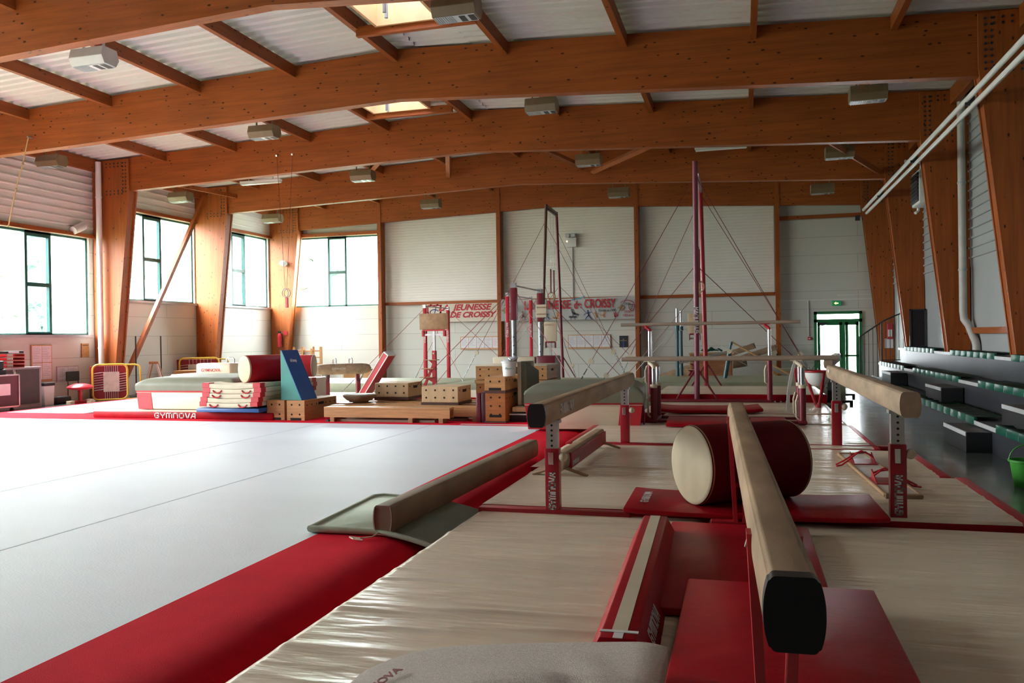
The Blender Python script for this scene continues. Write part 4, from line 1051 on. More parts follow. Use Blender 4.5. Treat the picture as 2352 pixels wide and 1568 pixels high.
def rings_frame(label, near, far, h, splay, mat1, mat2, ringz, anchors, word, pr=.055, legs=True):
    cx, cy_ = (near[0]+far[0])/2, (near[1]+far[1])/2
    r = thing('rings_frame', label, 'rings frame', (cx, cy_, 0))
    n_, f_ = Vector((near[0]-cx, near[1]-cy_, 0)), Vector((far[0]-cx, far[1]-cy_, 0))
    nb, fb = Vector((splay[0][0]-cx, splay[0][1]-cy_, 0)), Vector((splay[1][0]-cx, splay[1][1]-cy_, 0))
    for t, bt, mt in ((n_, nb, mat1), (f_, fb, mat2)):
        b = B(); b.cyl(bt, t+Vector((0, 0, h)), pr, n=12); p = b.out('post', mt, r, smooth=50)
        if legs:
            b = B(); b.cyl(bt+Vector((0, 0, .9)), bt+Vector((-.55, -.1, .02)), .02); b.cyl(bt+Vector((0, 0, .9)), bt+Vector((.55, -.1, .02)), .02); b.out('brace', MAROONP, p)
        if word and mt is mat1: logo('GYMNOVA', .07, LETW, p, bt.lerp(t, (2.0)/h)+Vector((0, -pr-.006, 1.85)), UPWARD, sx=.9)
    b = B(); b.cyl(n_+Vector((0, 0, h-.05)), f_+Vector((0, 0, h-.05)), .05, n=12); b.cyl(n_+Vector((.02, .1, h-.14)), f_+Vector((.02, -.1, h-.14)), .03); b.out('top_beam', mat1, r, smooth=50)
    mid = (n_+f_)/2; d = (f_-n_).normalized()
    for s_ in (-.25, .25):
        q = mid+d*s_
        b = B(); b.cyl(q+Vector((0, 0, h-.1)), q+Vector((0, 0, ringz+.85)), .006, n=6); cb = b.out('ring_cable', STEEL, r)
        b = B(); b.box(q.x-.015, q.x+.015, q.y-.03, q.y+.03, ringz+.1, ringz+.85); b.out('ring_strap', MAROONP, r)
        b = B(); b.tube([(q.x+.0, q.y+.115*cos(a), ringz+.115*sin(a)) if s_ > 0 else (q.x+.115*cos(a), q.y+.02, ringz+.115*sin(a)) for a in [2*pi*k/28 for k in range(28)]], .015, 8, closed=True); b.out('ring', WOODPALE, r, smooth=60)
    for top_h, (ax, ay, az), s_ in anchors:
        base = n_ if s_ == 0 else f_; bb = nb if s_ == 0 else fb
        p = bb.lerp(base, top_h/h)+Vector((0, 0, top_h)); a = Vector((ax-cx, ay-cy_, az)); k = p.lerp(a, .8)
        b = B(); cable(b, p, k, .007); g_ = b.out('guy_cable', MAROONP, r)
        b = B(); b.cyl(k+Vector((0, -.02, 0)), k+Vector((0, .02, 0)), .06, n=16); b.out('pulley', CREAMF, g_, smooth=40)
        b = B()
        for i in range(6): b.cyl(k.lerp(a, i/6), k.lerp(a, (i+.8)/6), .014, n=6)
        b.out('chain', ZINC, g_)
    return r
rings_frame('tall dark red rings frame in front of the white banner', (-5.73, 24.5), (-5.77, 26.1), 5.6, ((-5.93, 24.3), (-5.66, 26.3)), plain('brown_red_paint', (.13, .05, .04), .4), MAROONP, 2.82,
            ((5.1, (-8.5, 24.2, .1), 0), (5.0, (-3.1, 23.6, .1), 0), (5.0, (-3.6, 26.8, .1), 1), (3.2, (-4.4, 22.6, .1), 0), (3.2, (-8.4, 26.9, .1), 1), (3.2, (-2.7, 26.6, .1), 1)), False, .045)
rings_frame('tall bright red rings frame behind the parallel bars', (-.88, 16.87), (-.92, 19.74), 5.02, ((-.90, 16.87), (-.83, 19.74)), plain('plum_red_paint', (.22, .045, .075), .38), REDP, 2.58,
            ((4.75, (-3.6, 17.0, .1), 0), (4.75, (-3.2, 21.0, .1), 1), (4.85, (1.9, 21.4, .1), 1), (4.75, (1.8, 20.7, .1), 0), (2.95, (-3.5, 18.8, .1), 0), (2.95, (2.0, 19.2, .1), 0), (2.7, (-3.2, 20.4, .1), 1)), True, .055)

# coaching stands: board on a drilled post with foot treads
def spot_stand(label, loc, bw, bh, ztop, mat, boardmat, rz=0, treads=4, wordcol=None):
    r = thing('spotting_stand', label, 'spotting stand', loc, rz)
    zb = ztop-bh
    b = B(); b.box(-bw/2, bw/2, -.02, .02, zb, ztop, bev=.015); bo = b.out('board', boardmat, r, smooth=40)
    b = B(); b.box(-bw*.38, bw*.38, -.04, 0, zb-.04, zb); b.box(-bw*.4, -bw*.34, -.06, .06, zb-.18, zb-.02); b.box(bw*.34, bw*.4, -.06, .06, zb-.18, zb-.02); b.out('board_bracket', mat, r)
    b = B(); b.box(-bw*.38, bw*.38, -.015, .015, zb-.16, zb-.11); b.box(-.03, .03, -.03, .03, zb-.62, zb); b.out('riser', STEEL, r)
    b = B(); b.box(-.05, .05, -.05, .05, 0, zb-.55, bev=.006); po = b.out('post', mat, r)
    b = B(); b.lathe([(0, -.03), (.03, -.015), (.03, .015), (0, .03)], n=12, M=Matrix.Translation((.02, -.08, zb-.62))); b.out('knob', CREAMF, po, smooth=60)
    for k in range(treads):
        z = (zb-.75)*(1-.24*k)-.05; o_ = -.1-.06*k
        b = B(); b.box(o_-.15, o_+.22, -.16, .06, z, z+.018, bev=.004); td = b.out('tread', WOODPALE, r)
        b = B(); b.prism([(o_-.05, z), (.05, z), (.02, z-.16)], 'y', -.02, .02); b.out('tread_bracket', mat, td)
    b = B(); b.prism([(-.05, zb-.9), (.0, zb-.9), (-.34, 0), (-.42, 0)], 'y', -.03, .03); b.prism([(-.5, 0), (.3, 0), (.3, .05), (-.5, .05)], 'y', -.05, .05); b.out('back_leg', mat, r)
    if wordcol: text('GYMNOVA', .085, wordcol, bo, (0, -.022, zb+bh*.84), FRONT)
    return r
spot_stand('red spotting stand with a worn brown board and white treads', (-7.75, 20.1, .1), .80, .42, 2.11, REDPB, plain('worn_brown_board', (.36, .21, .10), .6, .25, 6))
spot_stand('spotting stand with a cream lettered board beside the dark rings frame', (-5.10, 22.1, .1), .36, .54, 1.87, MAROONP, CREAMF, treads=2, wordcol=plain('faded_orange', (.55, .30, .18), .7))
spot_stand('spotting stand with a cream board behind the bright rings frame', (-1.24, 22.6, .1), .37, .54, 2.03, MAROONP, plain('peach_board', (.52, .38, .24), .55), treads=3)
r = thing('magnesia_tray', 'small cream board with brown straps hung on the high bar post', 'board', (-4.36, 17.9, 2.15))
b = B(); b.box(-.1, .15, -.01, .02, -.16, .13, bev=.01); b.out('board', CREAMF, r); b = B(); b.box(-.08, .13, -.02, -.01, .05, .08); b.box(-.08, .13, -.02, -.01, -.1, -.07); b.out('strap', SUEDE, r)
# ------------------------------------------------------------------ teal uneven bars and things by the back wall
r = thing('uneven_bars', 'old teal uneven bars with pale wooden rail and stay cables', 'uneven bars', (-1.0, 22.9, 0))
for (x, y, h) in ((-.74, .1, 2.28), (-.74, 1.6, 2.26)):
    b = B(); b.cyl((x, y, .0), (x, y, h-.55), .05, n=14); b.cyl((x, y, h-.6), (x, y, h-.45), .07); p = b.out('post', TEALP, r, smooth=50)
    b = B(); b.cyl((x, y, h-.55), (x, y, h), .035); b.out('riser', STEEL, p, smooth=50)
    b = B(); b.cyl((x, y, .78), (x+1.3, y+.1, 1.05), .03); b.out('side_tube', STEEL, p)
for dy in (0.0, 1.5):
    b = B(); b.cyl((.48, -1.4+dy, .05), (.66, -1.4+dy, 1.1), .05, n=12); b.cyl((.66, -1.4+dy, 1.1), (.72, -1.4+dy, 1.36), .035); p = b.out('leaning_post', TEALP, r, smooth=50)
    b = B(); b.cyl((.66, -1.47+dy, 1.12), (.66, -1.35+dy, 1.12), .06); b.out('hub', CREAMF, p)
b = B(); b.box(.2, .75, -1.6, .3, 0, .1, bev=.01); b.out('base_plate', TEALP, r)
b = B(); b.cyl((.72, -1.4, 1.36), (2.3, -1.3, .42), .022, n=12); b.out('rail', WOODPALE, r, smooth=50)
b = B()
for a, c in (((-.74, .1, 1.75), (-1.6, -.4, .5)), ((-.74, .1, 1.75), (1.6, -.5, .45)), ((-.74, 1.6, 1.75), (1.9, .8, .55)), ((-.74, .1, 1.8), (-2.0, .2, .45)), ((-.74, 1.6, .25), (-2.0, .2, .1))): b.cyl(a, c, .006, n=6)
b.out('stay_cable', STEEL, r)
b = B()
for a, c in (((1.5, -.5, .47), (2.1, -.55, .2)), ((1.75, .8, .57), (2.2, .8, .4)), ((-1.5, -.35, .55), (-1.75, -.5, .2))): b.cyl(a, c, .022, n=8)
b.out('tensioner', STEEL, r)
r = thing('wooden_cabinet', 'brown plywood cabinet under the green cloth at the back wall', 'cabinet', (-.93, 26.0, 0))
b = B(); b.box(-.64, .62, -.4, .4, 0, .95, bev=.01); b.out('carcass', plain('brown_ply', (.36, .15, .055), .5, .2, 3, stretch=(.5, 6, 6)), r)
b = B(); b.box(-.67, .65, -.43, .43, .95, 1.0, bev=.015); b.out('top', BENCHW, r)
b = B()
for k in range(3): b.box(-.6, .58, -.412, -.4, .06+.3*k, .32+.3*k, bev=.004)
b.out('drawer_front', plain('brown_ply_front', (.33, .13, .05), .5, .2, 3, stretch=(.5, 6, 6)), r)
b = B()
def clf(u, v):
    x, y = lerp(-.36, .3, u), lerp(-.28, .28, v); rn = sin(9*u+3)*cos(7*v)+sin(17*u*v+2)+cos(11*v+5*u)
    return (x, y, .06+.05*rn*min(1, 6*min(u, 1-u, v, 1-v))+.04*sin(pi*u)*sin(pi*v))
b.grid(clf, 18, 18); bmesh.ops.solidify(b.bm, geom=b.bm.faces[:], thickness=.012)
for v in b.bm.verts: v.co.z = max(.002, v.co.z)
o = b.out('cloth', CLOTHG, smooth=70); o.location = (-.9, 26.0, 1.0); tag(o, 'crumpled green cloth on the brown cabinet', 'cloth')
for k, (p, q, lb) in enumerate((((-2.9, 27.6, .09), (.35, 27.6, 1.18), 'long brown beam leaning along the back wall, upper end left of the plum posts'), ((-2.15, 27.3, .12), (1.0, 27.3, 1.12), 'brown padded beam slanting behind the teal leaning post'), ((-3.0, 27.2, .12), (.1, 27.2, .62), 'lower brown beam slanting behind the cabinet'))):
    p, q = Vector(p), Vector(q); r = thing('leaning_beam', lb, 'beam', p)
    L = (q-p).length; an = atan2(q.z-p.z, q.x-p.x); M = Matrix.Rotation(-an, 4, 'Y')
    b = B(); b.box(0, L, -.07, .07, -.09, .09, bev=.02, M=M); b.out('beam_body', (SUEDE, SUEDEL, SUEDE)[k], r, smooth=40)
    b = B(); b.box(L, L+.02, -.072, .072, -.092, .092, bev=.01, M=M); b.out('end_cap', BLACKP, r)
r = thing('hand_bench', 'small wooden block bench behind the farther parallel bars', 'bench', (1.3, 24.3, .0))
b = B(); b.box(-.5, .3, -.15, .15, .42, .5); b.box(-.45, -.38, -.12, .12, 0, .42); b.box(.15, .22, -.12, .12, 0, .42); b.out('seat', BENCHW, r); b = B(); b.box(-.52, .1, -.15, .15, .5, .58, bev=.02); b.out('pad', SAGE, r)
# chalk bowl on red tripod
r = thing('chalk_stand', 'red three-legged chalk stand holding a white bowl', 'chalk stand', (1.28, 15.6, 0))
b = B(); b.lathe([(0, .60), (.08, .605), (.17, .67), (.215, .77), (.225, .86), (.215, .86), (.2, .77), (.15, .68), (0, .62)], n=32); b.out('bowl', BOWLG if False else WHITEP, r, smooth=60)
b = B(); b.tube([(.24*cos(a), .24*sin(a), .87) for a in [2*pi*k/32 for k in range(32)]], .018, 8, closed=True); b.box(.2, .42, -.05, .05, .862, .882, bev=.008); b.out('rim_ring', REDP, r, smooth=60)
for k in range(3):
    a = -1.2+2*pi*k/3
    b = B(); b.cyl((.23*cos(a), .23*sin(a), .86), (.03*cos(a), .03*sin(a), .25), .025); b.out('leg', REDP, r, smooth=50)
b = B(); b.cyl((0, 0, .03), (0, 0, .28), .05); b.out('hub', REDP, r)
for k in range(3):
    a = .2+2*pi*k/3
    b = B(); b.cyl((0, 0, .03), (.38*cos(a), .38*sin(a), .02), .02); b.out('foot', REDP, r)
b = B()
for x, y in ((-.12, 0), (.12, 0), (0, .12)): b.cyl((x, y, .87), (0, 0, 1.06), .004, n=6)
b.box(-.02, .02, -.02, .02, 1.04, 1.09); b.out('hanging_clip', DKMETAL, r)
r = thing('flexible_strip', 'tall pale flexible strip bowed upright beside the parallel bar posts', 'strip', (.71, 15.0, .2))
b = B()
pts = [(.0+.14*(t**2.2), .02+.88*t) for t in [k/14 for k in range(15)]]
b.prism([(x, z) for x, z in pts]+[(x+.05, z) for x, z in reversed(pts)], 'y', -.05, .05); b.out('strip', GREYSTRIP, r, smooth=40)
r = thing('red_fork_stand', 'red forked upright posts with a cream tip beside the pale strip', 'stand', (.92, 16.0, .0))
b = B(); b.cyl((.08, 0, .04), (-.02, 0, .98), .02); b.cyl((.14, .05, .04), (.03, .05, .92), .022); b.out('upright', REDP, r)
b = B(); b.box(.0, .06, .02, .08, .92, 1.02, bev=.01); b.out('tip', CREAMF, r); b = B(); b.box(-.1, .3, -.15, .2, 0, .04); b.out('base', REDP, r)
r = thing('wall_pulley', 'cream pulleys on a dark bracket hanging by the back wall post', 'pulley', (1.03, 28.1, .78))
b = B(); b.cyl((-.04, -.03, .16), (-.04, .03, .16), .075, n=20); b.cyl((.12, -.03, -.02), (.12, .03, -.02), .085, n=20); b.out('wheel', CREAMF, r, smooth=40); b = B(); b.cyl((-.1, 0, .24), (.2, 0, -.1), .018); b.cyl((.05, 0, .1), (.06, .12, .1), .02); b.out('bracket', DKMETAL, r)

# ------------------------------------------------------------------ bleachers
BL0, BL1 = 3.0, 24.4
r = thing('bleachers', 'three-tier dark bleachers along the right wall', 'bleachers', (3.02, 0, 0))
for k, (x0, x1, h) in enumerate(((0, .54, .33), (.54, 1.04, .72), (1.04, 1.56, 1.12))):
    b = B()
    if k < 2: b.box(x0, x1, BL0, BL1-.15*k, 0, h)
    else:
        b.box(x0, 1.09, BL0, BL1-.15*k, 0, h)
        cut = [BL0]+[v for f in FRAMES if BL0 < f < BL1 for v in (f-.19, f+.19)]+[BL1-.15*k]
        for q0, q1 in zip(cut[::2], cut[1::2]): b.box(1.09, x1, q0, q1, 0, h)
    b.out('tier', BLEACH, r)
for x0, h in ((0, .33), (.54, .72), (1.04, 1.12)):
    b = B(); b.box(x0-.012, x0, BL0, BL1-.1, h-.05, h+.005); b.out('tier_nosing', NOSING, r)
gaps = {0: (11.9, 17.35, 22.2), 1: (9.8, 14.9, 20.05), 2: (13.2, 19.0)}
seat_n = 0
def make_seat():
    r = thing('bleacher_seat', 'green plastic bleacher seat', 'seat', (0, 0, 0), 0, 'green plastic seats on the bleachers')
    b = B()
    def fn(u, v):
        y = lerp(-.205, .205, u); x = lerp(0, .36, v)
        return (x, y*(1-.25*max(0, v-.7)**2*3), .035+.02*(2*u-1)**2*(1-v)+.05*max(0, v-.65)**2*8*.35 - .018*sin(pi*u)*sin(pi*v))
    b.grid(fn, 10, 8); bmesh.ops.solidify(b.bm, geom=b.bm.faces[:], thickness=.015); b.out('shell', SEATD, r, smooth=60)
    b = B(); b.box(-.014, .03, -.218, .218, -.055, .05, bev=.008); b.out('front_edge', SEATG, r, smooth=40)
    return r
proto = None
for tier, (x, h) in enumerate(((3.02, .33), (3.56, .72), (4.06, 1.12))):
    row = ('front', 'middle', 'back')[tier]
    y = 24.0-.1*tier; block = n_in = 0; was_gap = False
    while y > 5.0:
        if not any(abs(y-g_) < .62 for g_ in gaps[tier]) and not (tier == 2 and any(abs(y-f) < .45 for f in FRAMES)):
            if was_gap: block += 1; n_in = 0; was_gap = False
            if proto is None: proto = make_seat(); q = proto; q.location = (x, y, h)
            else: q = dup(proto, (x, y, h), 0, '')
            q['label'] = '%s green seat of block %s in the %s bleacher row, counting from the railing end' % (ORD[n_in], ('one', 'two', 'three', 'four', 'five', 'six', 'seven', 'eight')[block], row)
            q['group'] = 'green plastic seats in the %s bleacher row' % row
            n_in += 1; y -= .44
        else: y -= .11; was_gap = True
steps = (((2.72, 12.25, 0), .3, .26, 'black step block on the floor before the front bleacher row'), ((3.2, 15.9, .33), .34, .27, 'black step block between the front and middle bleacher rows, near the pale beam'), ((3.2, 11.3, .33), .34, .27, 'black step block on the bleachers at the right edge'), ((3.2, 20.8, .33), .34, .3, 'farthest black step block, below the stair railing'))
for (x, y, z), wd, h, lb in steps:
    s_ = thing('step_block', lb, 'step', (x, y, z))
    b = B(); b.box(0, wd, -.6, .6, 0, h, bev=.004); b.out('block', plain('black_step_board', (.018, .018, .02), .5, .1), s_)
    b = B(); b.box(-.006, .012, -.6, .6, h-.05, h+.004); b.out('nosing', NOSING, s_)
r = thing('stair_railing', 'black metal railing climbing the end of the bleachers', 'railing', (3.12, 24.55, 0))
top = [(0, 1.44), (.6, 1.86), (1.21, 2.14), (1.66, 2.15)]
b = B()
for (a, c), (d, e) in zip(top, top[1:]): b.cyl((a, 0, c), (d, 0, e), .02)
b.out('handrail', DKMETAL, r)
b = B(); b.cyl((0, 0, 0), (0, 0, 1.44), .025); b.cyl((.55, 0, .3), (.55, 0, 1.82), .022); b.cyl((1.21, 0, .6), (1.21, 0, 2.14), .022); b.out('post', DKMETAL, r)
for k in range(11):
    x = .11*(k+1); zt = 1.44+.7*x if x < .6 else 1.86+.46*(x-.6); zb = .32 if x < .5 else .78
    b = B(); b.cyl((x, 0, zb), (x, 0, zt), .008, n=8); b.out('baluster', DKMETAL, r)
b = B(); b.cyl((0, 0, .32), (.55, 0, .32), .012); b.cyl((.55, 0, .78), (1.5, 0, .8), .012); b.out('bottom_rail', DKMETAL, r)
r = thing('railing_panel', 'dark cloth-covered panel in a black frame beside the railing', 'panel', (4.2, 23.45, 1.14))
b = B(); b.box(0, .36, -.03, .03, .0, .98); b.out('cloth', SPEAKER, r)
b = B()
for a in ((-.02, .02, -.02, 1), (.33, .37, -.02, 1), (-.02, .37, .97, 1.0), (-.02, .37, 0, .04)): b.box(a[0], a[1], -.05, .05, a[2], a[3])
b.out('frame', DKMETAL, r)

# ------------------------------------------------------------------ services on the walls
def lamp(kind, loc, label, rz=0):
    r = thing('ceiling_lamp', label, 'lamp', loc, rz, 'hanging hall lamps')
    mt = LAMPW if kind else LAMPB
    b = B(); b.prism([(-.13, -.14), (.13, -.14), (.2, -.02), (.15, .14), (-.15, .14), (-.2, -.02)], 'x', -.33, .33, bev=.008); b.out('housing', mt, r)
    b = B(); b.box(-.3, .3, -.125, .125, -.15, -.143); lv = b.out('lamp_cover', LAMPGLASS, r)
    b = B()
    for k in range(9): b.box(-.3+.033*k-.003, -.3+.033*k+.003, -.12, .12, -.158, -.15)
    b.out('louvre', STEEL, lv)
    b = B()
    for k in (.06, .2): b.box(k, k+.09, -.1, .1, -.154, -.15)
    b.out('vent_opening', BLACKP, lv)
    top = roof_z(loc[0])+.04-loc[2]
    b = B()
    for x in (-.2, .2): b.box(x-.012, x+.012, -.02, .02, .13, top)
    b.box(-.2, .2, -.02, .02, min(top-.02, .32), min(top, .34)); b.out('bracket', mt, r)
    return r
LAMPS = [(1, -10.3, 11.3, 6.27, 'white ceiling lamp in the bay nearest the camera, left'), (0, -3.9, 11.2, 6.28, 'large bronze ceiling lamp beside the nearest skylight'),
         (0, -16.6, 16.75, 6.12, 'bronze ceiling lamp near the left wall in the second bay'), (0, -10.65, 16.9, 6.40, 'bronze ceiling lamp hanging left of centre in the second bay'), (0, -4.02, 16.9, 6.42, 'bronze ceiling lamp hanging right of centre in the second bay'), (0, 2.34, 16.9, 6.07, 'bronze ceiling lamp near the right columns in the second bay'),
         (0, -16.4, 21.4, 5.96, 'bronze ceiling lamp near the left windows in the third bay'), (0, -10.38, 21.5, 6.22, 'bronze ceiling lamp left of centre in the third bay, above the dark beam'), (0, -3.86, 21.5, 6.2, 'bronze ceiling lamp right of centre in the third bay'), (0, 2.32, 21.5, 5.94, 'bronze ceiling lamp near the right columns in the third bay'),
         (0, -16.1, 26.0, 5.92, 'bronze ceiling lamp in the far left corner'), (0, -10.06, 26.0, 6.09, 'bronze ceiling lamp above the cream banner'), (0, -3.72, 26.0, 6.08, 'bronze ceiling lamp above the white banner'), (0, 2.32, 26.0, 5.82, 'bronze ceiling lamp above the glazed door')]
for k, x, y, z, lb in LAMPS: lamp(k, (x, y, z), lb)
for x0, x1, z, lb in ((-14.3, -12.95, 6.2, 'long fluorescent light under the roof at the left'), (-1.12, .17, 6.22, 'long fluorescent light under the roof at the right')):
    r = thing('strip_light', lb, 'light', ((x0+x1)/2, 21.4, z)); h = (x1-x0)/2
    b = B(); b.box(-h, h, -.07, .07, .03, .09, bev=.01); b.out('tray', WHITEP, r); b = B(); b.box(-h+.02, h-.02, -.06, .06, -.02, .03, bev=.015); b.out('diffuser', TUBE, r)
    b = B()
    for xx in (-h*.6, h*.6): b.box(xx-.01, xx+.01, -.01, .01, .09, roof_z((x0+x1)/2)-z+.07)
    b.out('hanger', GREYP, r)
# diagonal wind braces in the third bay
for k, (p, q) in enumerate((((-17.15, 19.75, .45), (-17.0, 23.4, 6.35)), ((-11.2, 23.6, 6.72), (-8.5, 19.6, 6.62)), ((-8.55, 23.6, 6.5), (-7.4, 20.4, 6.5)), ((-4.4, 23.6, 6.45), (-5.3, 20.6, 6.6)), ((-4.1, 23.5, 6.3), (-1.6, 19.6, 6.2)), ((-16.2, 19.6, 6.2), (-15.9, 23.5, 6.3)), ((1.6, 19.6, 6.05), (3.5, 23.6, 5.8)))):
    p, q = Vector(p), Vector(q); d = (q-p); L = d.length
    M = Matrix.Translation(p) @ Vector((0, 0, 1)).rotation_difference(d.normalized()).to_matrix().to_4x4()
    b = B(); b.box(-.06, .06, -.06, .06, 0, L, M=M); struct(b.out('brace_beam', WOODZ))
# pipes
r = thing('heating_pipes', 'pair of pale pipes running along the right columns under the roof', 'pipe', (3.52, 0, 0))
for z, x in ((5.32, 0), (5.22, .09)):
    b = B(); b.cyl((x, 4.5, z), (x, 26.6, z-.1), .042, n=16); b.out('pipe', WHITEP, r, smooth=50)
for y in FRAMES[1:]:
    b = B(); b.box(-.02, .12, y-.02, y+.02, 5.2+(y-26.6)/-22.1*.1-.07, 5.22+(y-26.6)/-22.1*.1+.08); b.out('pipe_clip', DKMETAL, r)
r = thing('drainpipe', 'pale grey drainpipe bending out at the foot of a right column', 'pipe', (4.42, 18.95, 0))
b = B(); b.tube([(-.02, 0, 6.55), (-.02, 0, 5), (-.02, 0, 3), (-.02, 0, 1.95), (-.01, -.02, 1.8), (.05, -.1, 1.68), (.08, -.38, 1.42), (.09, -.46, 1.34), (.1, -.5, 1.25), (.1, -.5, 1.12)], .075, 16); b.out('pipe', GREYSTRIP, r, smooth=60)
for z in (4.6, 2.8):
    b = B(); b.cyl((-.02, 0, z), (-.02, 0, z+.04), .085, n=16); b.out('pipe_collar', GREYP, r, smooth=50)
r = thing('drainpipe', 'white drainpipe beside the left column behind the small trampoline', 'pipe', (-17.22, 18.98, 0))
b = B(); b.cyl((0, 0, .0), (0, 0, 6.6), .075, n=20); b.out('pipe', WHITEP, r, smooth=50)
for z in (5.6, 3.4, 1.4):
    b = B(); b.cyl((0, 0, z), (0, 0, z+.04), .085, n=16); b.out('pipe_collar', WHITEP, r, smooth=50)
r = thing('air_heater', 'white fan heater mounted high on the right columns', 'heater', (4.05, 21.5, 4.55))
b = B(); b.box(-.05, .3, -.45, .45, 0, .8, bev=.03); b.out('casing', WHITEP, r, smooth=40)
b = B()
for k in range(8): b.box(-.09, -.05, -.4, .4, .08+.085*k, .13+.085*k)
b.box(-.06, -.05, -.4, .4, .06, .74); b.out('grille', DKMETAL, r)
b = B(); b.box(.3, .5, -.3, .3, .1, .16); b.box(.3, .5, -.3, .3, .6, .66); b.out('wall_bracket', GREYP, r)
b = B(); b.tube([(.0, -.4, .8), (.0, -.4, .95), (-.35, -.4, 1.0)], .035, 10); b.out('feed_pipe', WHITEP, r, smooth=60); b = B(); b.tube([(.1, .5, .9), (.1, .5, -.05), (.02, .42, -.12)], .035, 10); b.out('feed_pipe', WHITEP, r, smooth=60)
r = thing('cable_conduit', 'thin white conduit running along the back wall towards the right columns', 'conduit', (1.2, YB-.04, 0))
b = B(); b.box(0, 3.2, -.02, .02, 2.62, 2.65); b.box(.85, .88, -.02, .02, 1.45, 2.62); b.box(1.75, 3.2, -.02, .02, 2.76, 2.78); b.out('trunking', WHITEP, r)
r = thing('alarm_button', 'small red alarm box on the wall left of the door', 'alarm', (2.09, YB-.04, 1.33)); b = B(); b.box(-.05, .05, -.04, .03, 0, .1, bev=.008); b.out('box', REDPB, r); b = B(); b.box(-.025, .025, -.045, -.04, .03, .06); b.out('button', LETW, r)
r = thing('exit_sign', 'small green emergency exit sign above the door', 'sign', (2.94, YB-.1, 2.43))
b = B(); b.box(-.14, .14, 0, .08, 0, .16, bev=.01); b.out('box', EXITG, r)
b = B(); b.prism([(-.09, .08), (-.02, .13), (-.02, .1), (.05, .1), (.05, .06), (-.02, .06), (-.02, .03)], 'y', -.003, 0); disc(b, 0, 0, .001); b.out('pictogram', EXITY, r)
r = thing('emergency_light', 'white twin emergency spotlight unit high on the back wall', 'light', (-5.78, YB-.16, 4.7))
b = B(); b.box(-.2, .2, -.06, .12, 0, .33, bev=.02); b.out('housing', WHITEP, r, smooth=40)
for x in (-.1, .1):
    b = B(); b.box(x-.08, x+.08, -.1, .02, .34, .47, bev=.02); s_ = b.out('spotlight', GREYP, r); b = B(); b.box(x-.06, x+.06, -.104, -.1, .36, .45); b.out('lens', LAMPGLASS, s_)
b = B(); b.cyl((-.13, -.065, .2), (-.13, -.06, .2), .025); b.out('signal_lamp', CYANL, r)
b = B(); b.box(.02, .045, .09, .13, -1.8, 0); b.out('conduit', GREYP, r)
# banners
r = thing('banner', 'cream banner with red italic lettering and a shield, left on the back wall', 'banner', (-9.97, YB-.135, 2.5))
b = B(); b.box(-1.47, 1.47, -.01, .015, -.34, .32); cl = b.out('cloth', BANNERC, r)
text('LA  JEUNESSE', .30, LETR, cl, (.22, -.012, .17), FRONT, bold=.012, shear=.3, width=2.06)
text('DE CROISSY', .27, LETR, cl, (.53, -.012, -.10), FRONT, bold=.012, shear=.3, width=1.81)
def shield(parent, cx, cz, s_, y, m1, m2):
    b = B(); pts = [(-.5, .45), (-.25, .52), (0, .46), (.25, .52), (.5, .45), (.48, 0), (.3, -.35), (0, -.6), (-.3, -.35), (-.48, 0), (-.5, .45)]
    stroke(b, [(u*s_, v*s_) for u, v in pts], .11*s_)
    o = b.out('emblem_outline', m1, parent); o.location = (cx, y, cz); o.rotation_euler = FRONT
    b = B(); stroke(b, [(.32*s_*cos(t), .2*s_*sin(t)) for t in [.5+k*.35 for k in range(15)]], .06*s_); stroke(b, [(.15*s_, .4*s_), (.02*s_, -.1*s_), (-.1*s_, -.35*s_), (-.25*s_, -.3*s_)], .06*s_)
    o = b.out('emblem_monogram', m2, parent); o.location = (cx, y, cz); o.rotation_euler = FRONT
shield(cl, -.98, .02, .52, -.013, LETR, LETB)
r = thing('banner', 'white banner with red lettering, sport figures and round emblems', 'banner', (-5.82, YB-.41, 2.52))
def bf(u, v):
    x = lerp(-2.5, 2.4, u); z = lerp(-.38, .36+.04*(2*u-1)**2, v); return (x, .02*sin(7*u)-.01, z)
b = B(); b.grid(bf, 40, 4); bmesh.ops.solidify(b.bm, geom=b.bm.faces[:], thickness=.008); cl = b.out('cloth', BANNERW, r, smooth=60)
yb = -.05
text('LA JEUNESSE', .42, LETR, cl, (-.77, yb, .14), FRONT, bold=.010, width=1.67)
text('de', .38, LETR, cl, (.3, yb, .12), FRONT, bold=.010, width=.25)
text('CROISSY', .42, LETR, cl, (1.09, yb, .15), FRONT, bold=.010, width=1.09)
text('Fondée en 1908', .12, LETK, cl, (1.33, yb, -.08), FRONT, bold=.002, width=.58)
for x0 in (-2.13, 2.02):
    text('1908', .11, LETK, cl, (x0, yb, .12), FRONT); text('2008', .11, LETR, cl, (x0, yb, -.14), FRONT); text('100 ans', .12, LETR, cl, (x0+.02, yb, -.26), FRONT)
    shield(cl, x0+.16, 0, .2, yb, LETR, LETK)
    b = B(); pp = [(.09*(1+.3*cos(4*t))*cos(t), .09*(1+.3*cos(4*t))*sin(t)) for t in [2*pi*k/24 for k in range(24)]]; b.prism(pp, 'z', 0, .0012); o = b.out('emblem_star', GOLD, cl); o.location = (x0-.2, yb, 0); o.rotation_euler = FRONT
    b = B(); stroke(b, [(.28*cos(t), .22*sin(t)) for t in [.5+k*.2 for k in range(11)]], .02); o = b.out('emblem_arc', LETR, cl); o.location = (x0, yb, .03); o.rotation_euler = FRONT
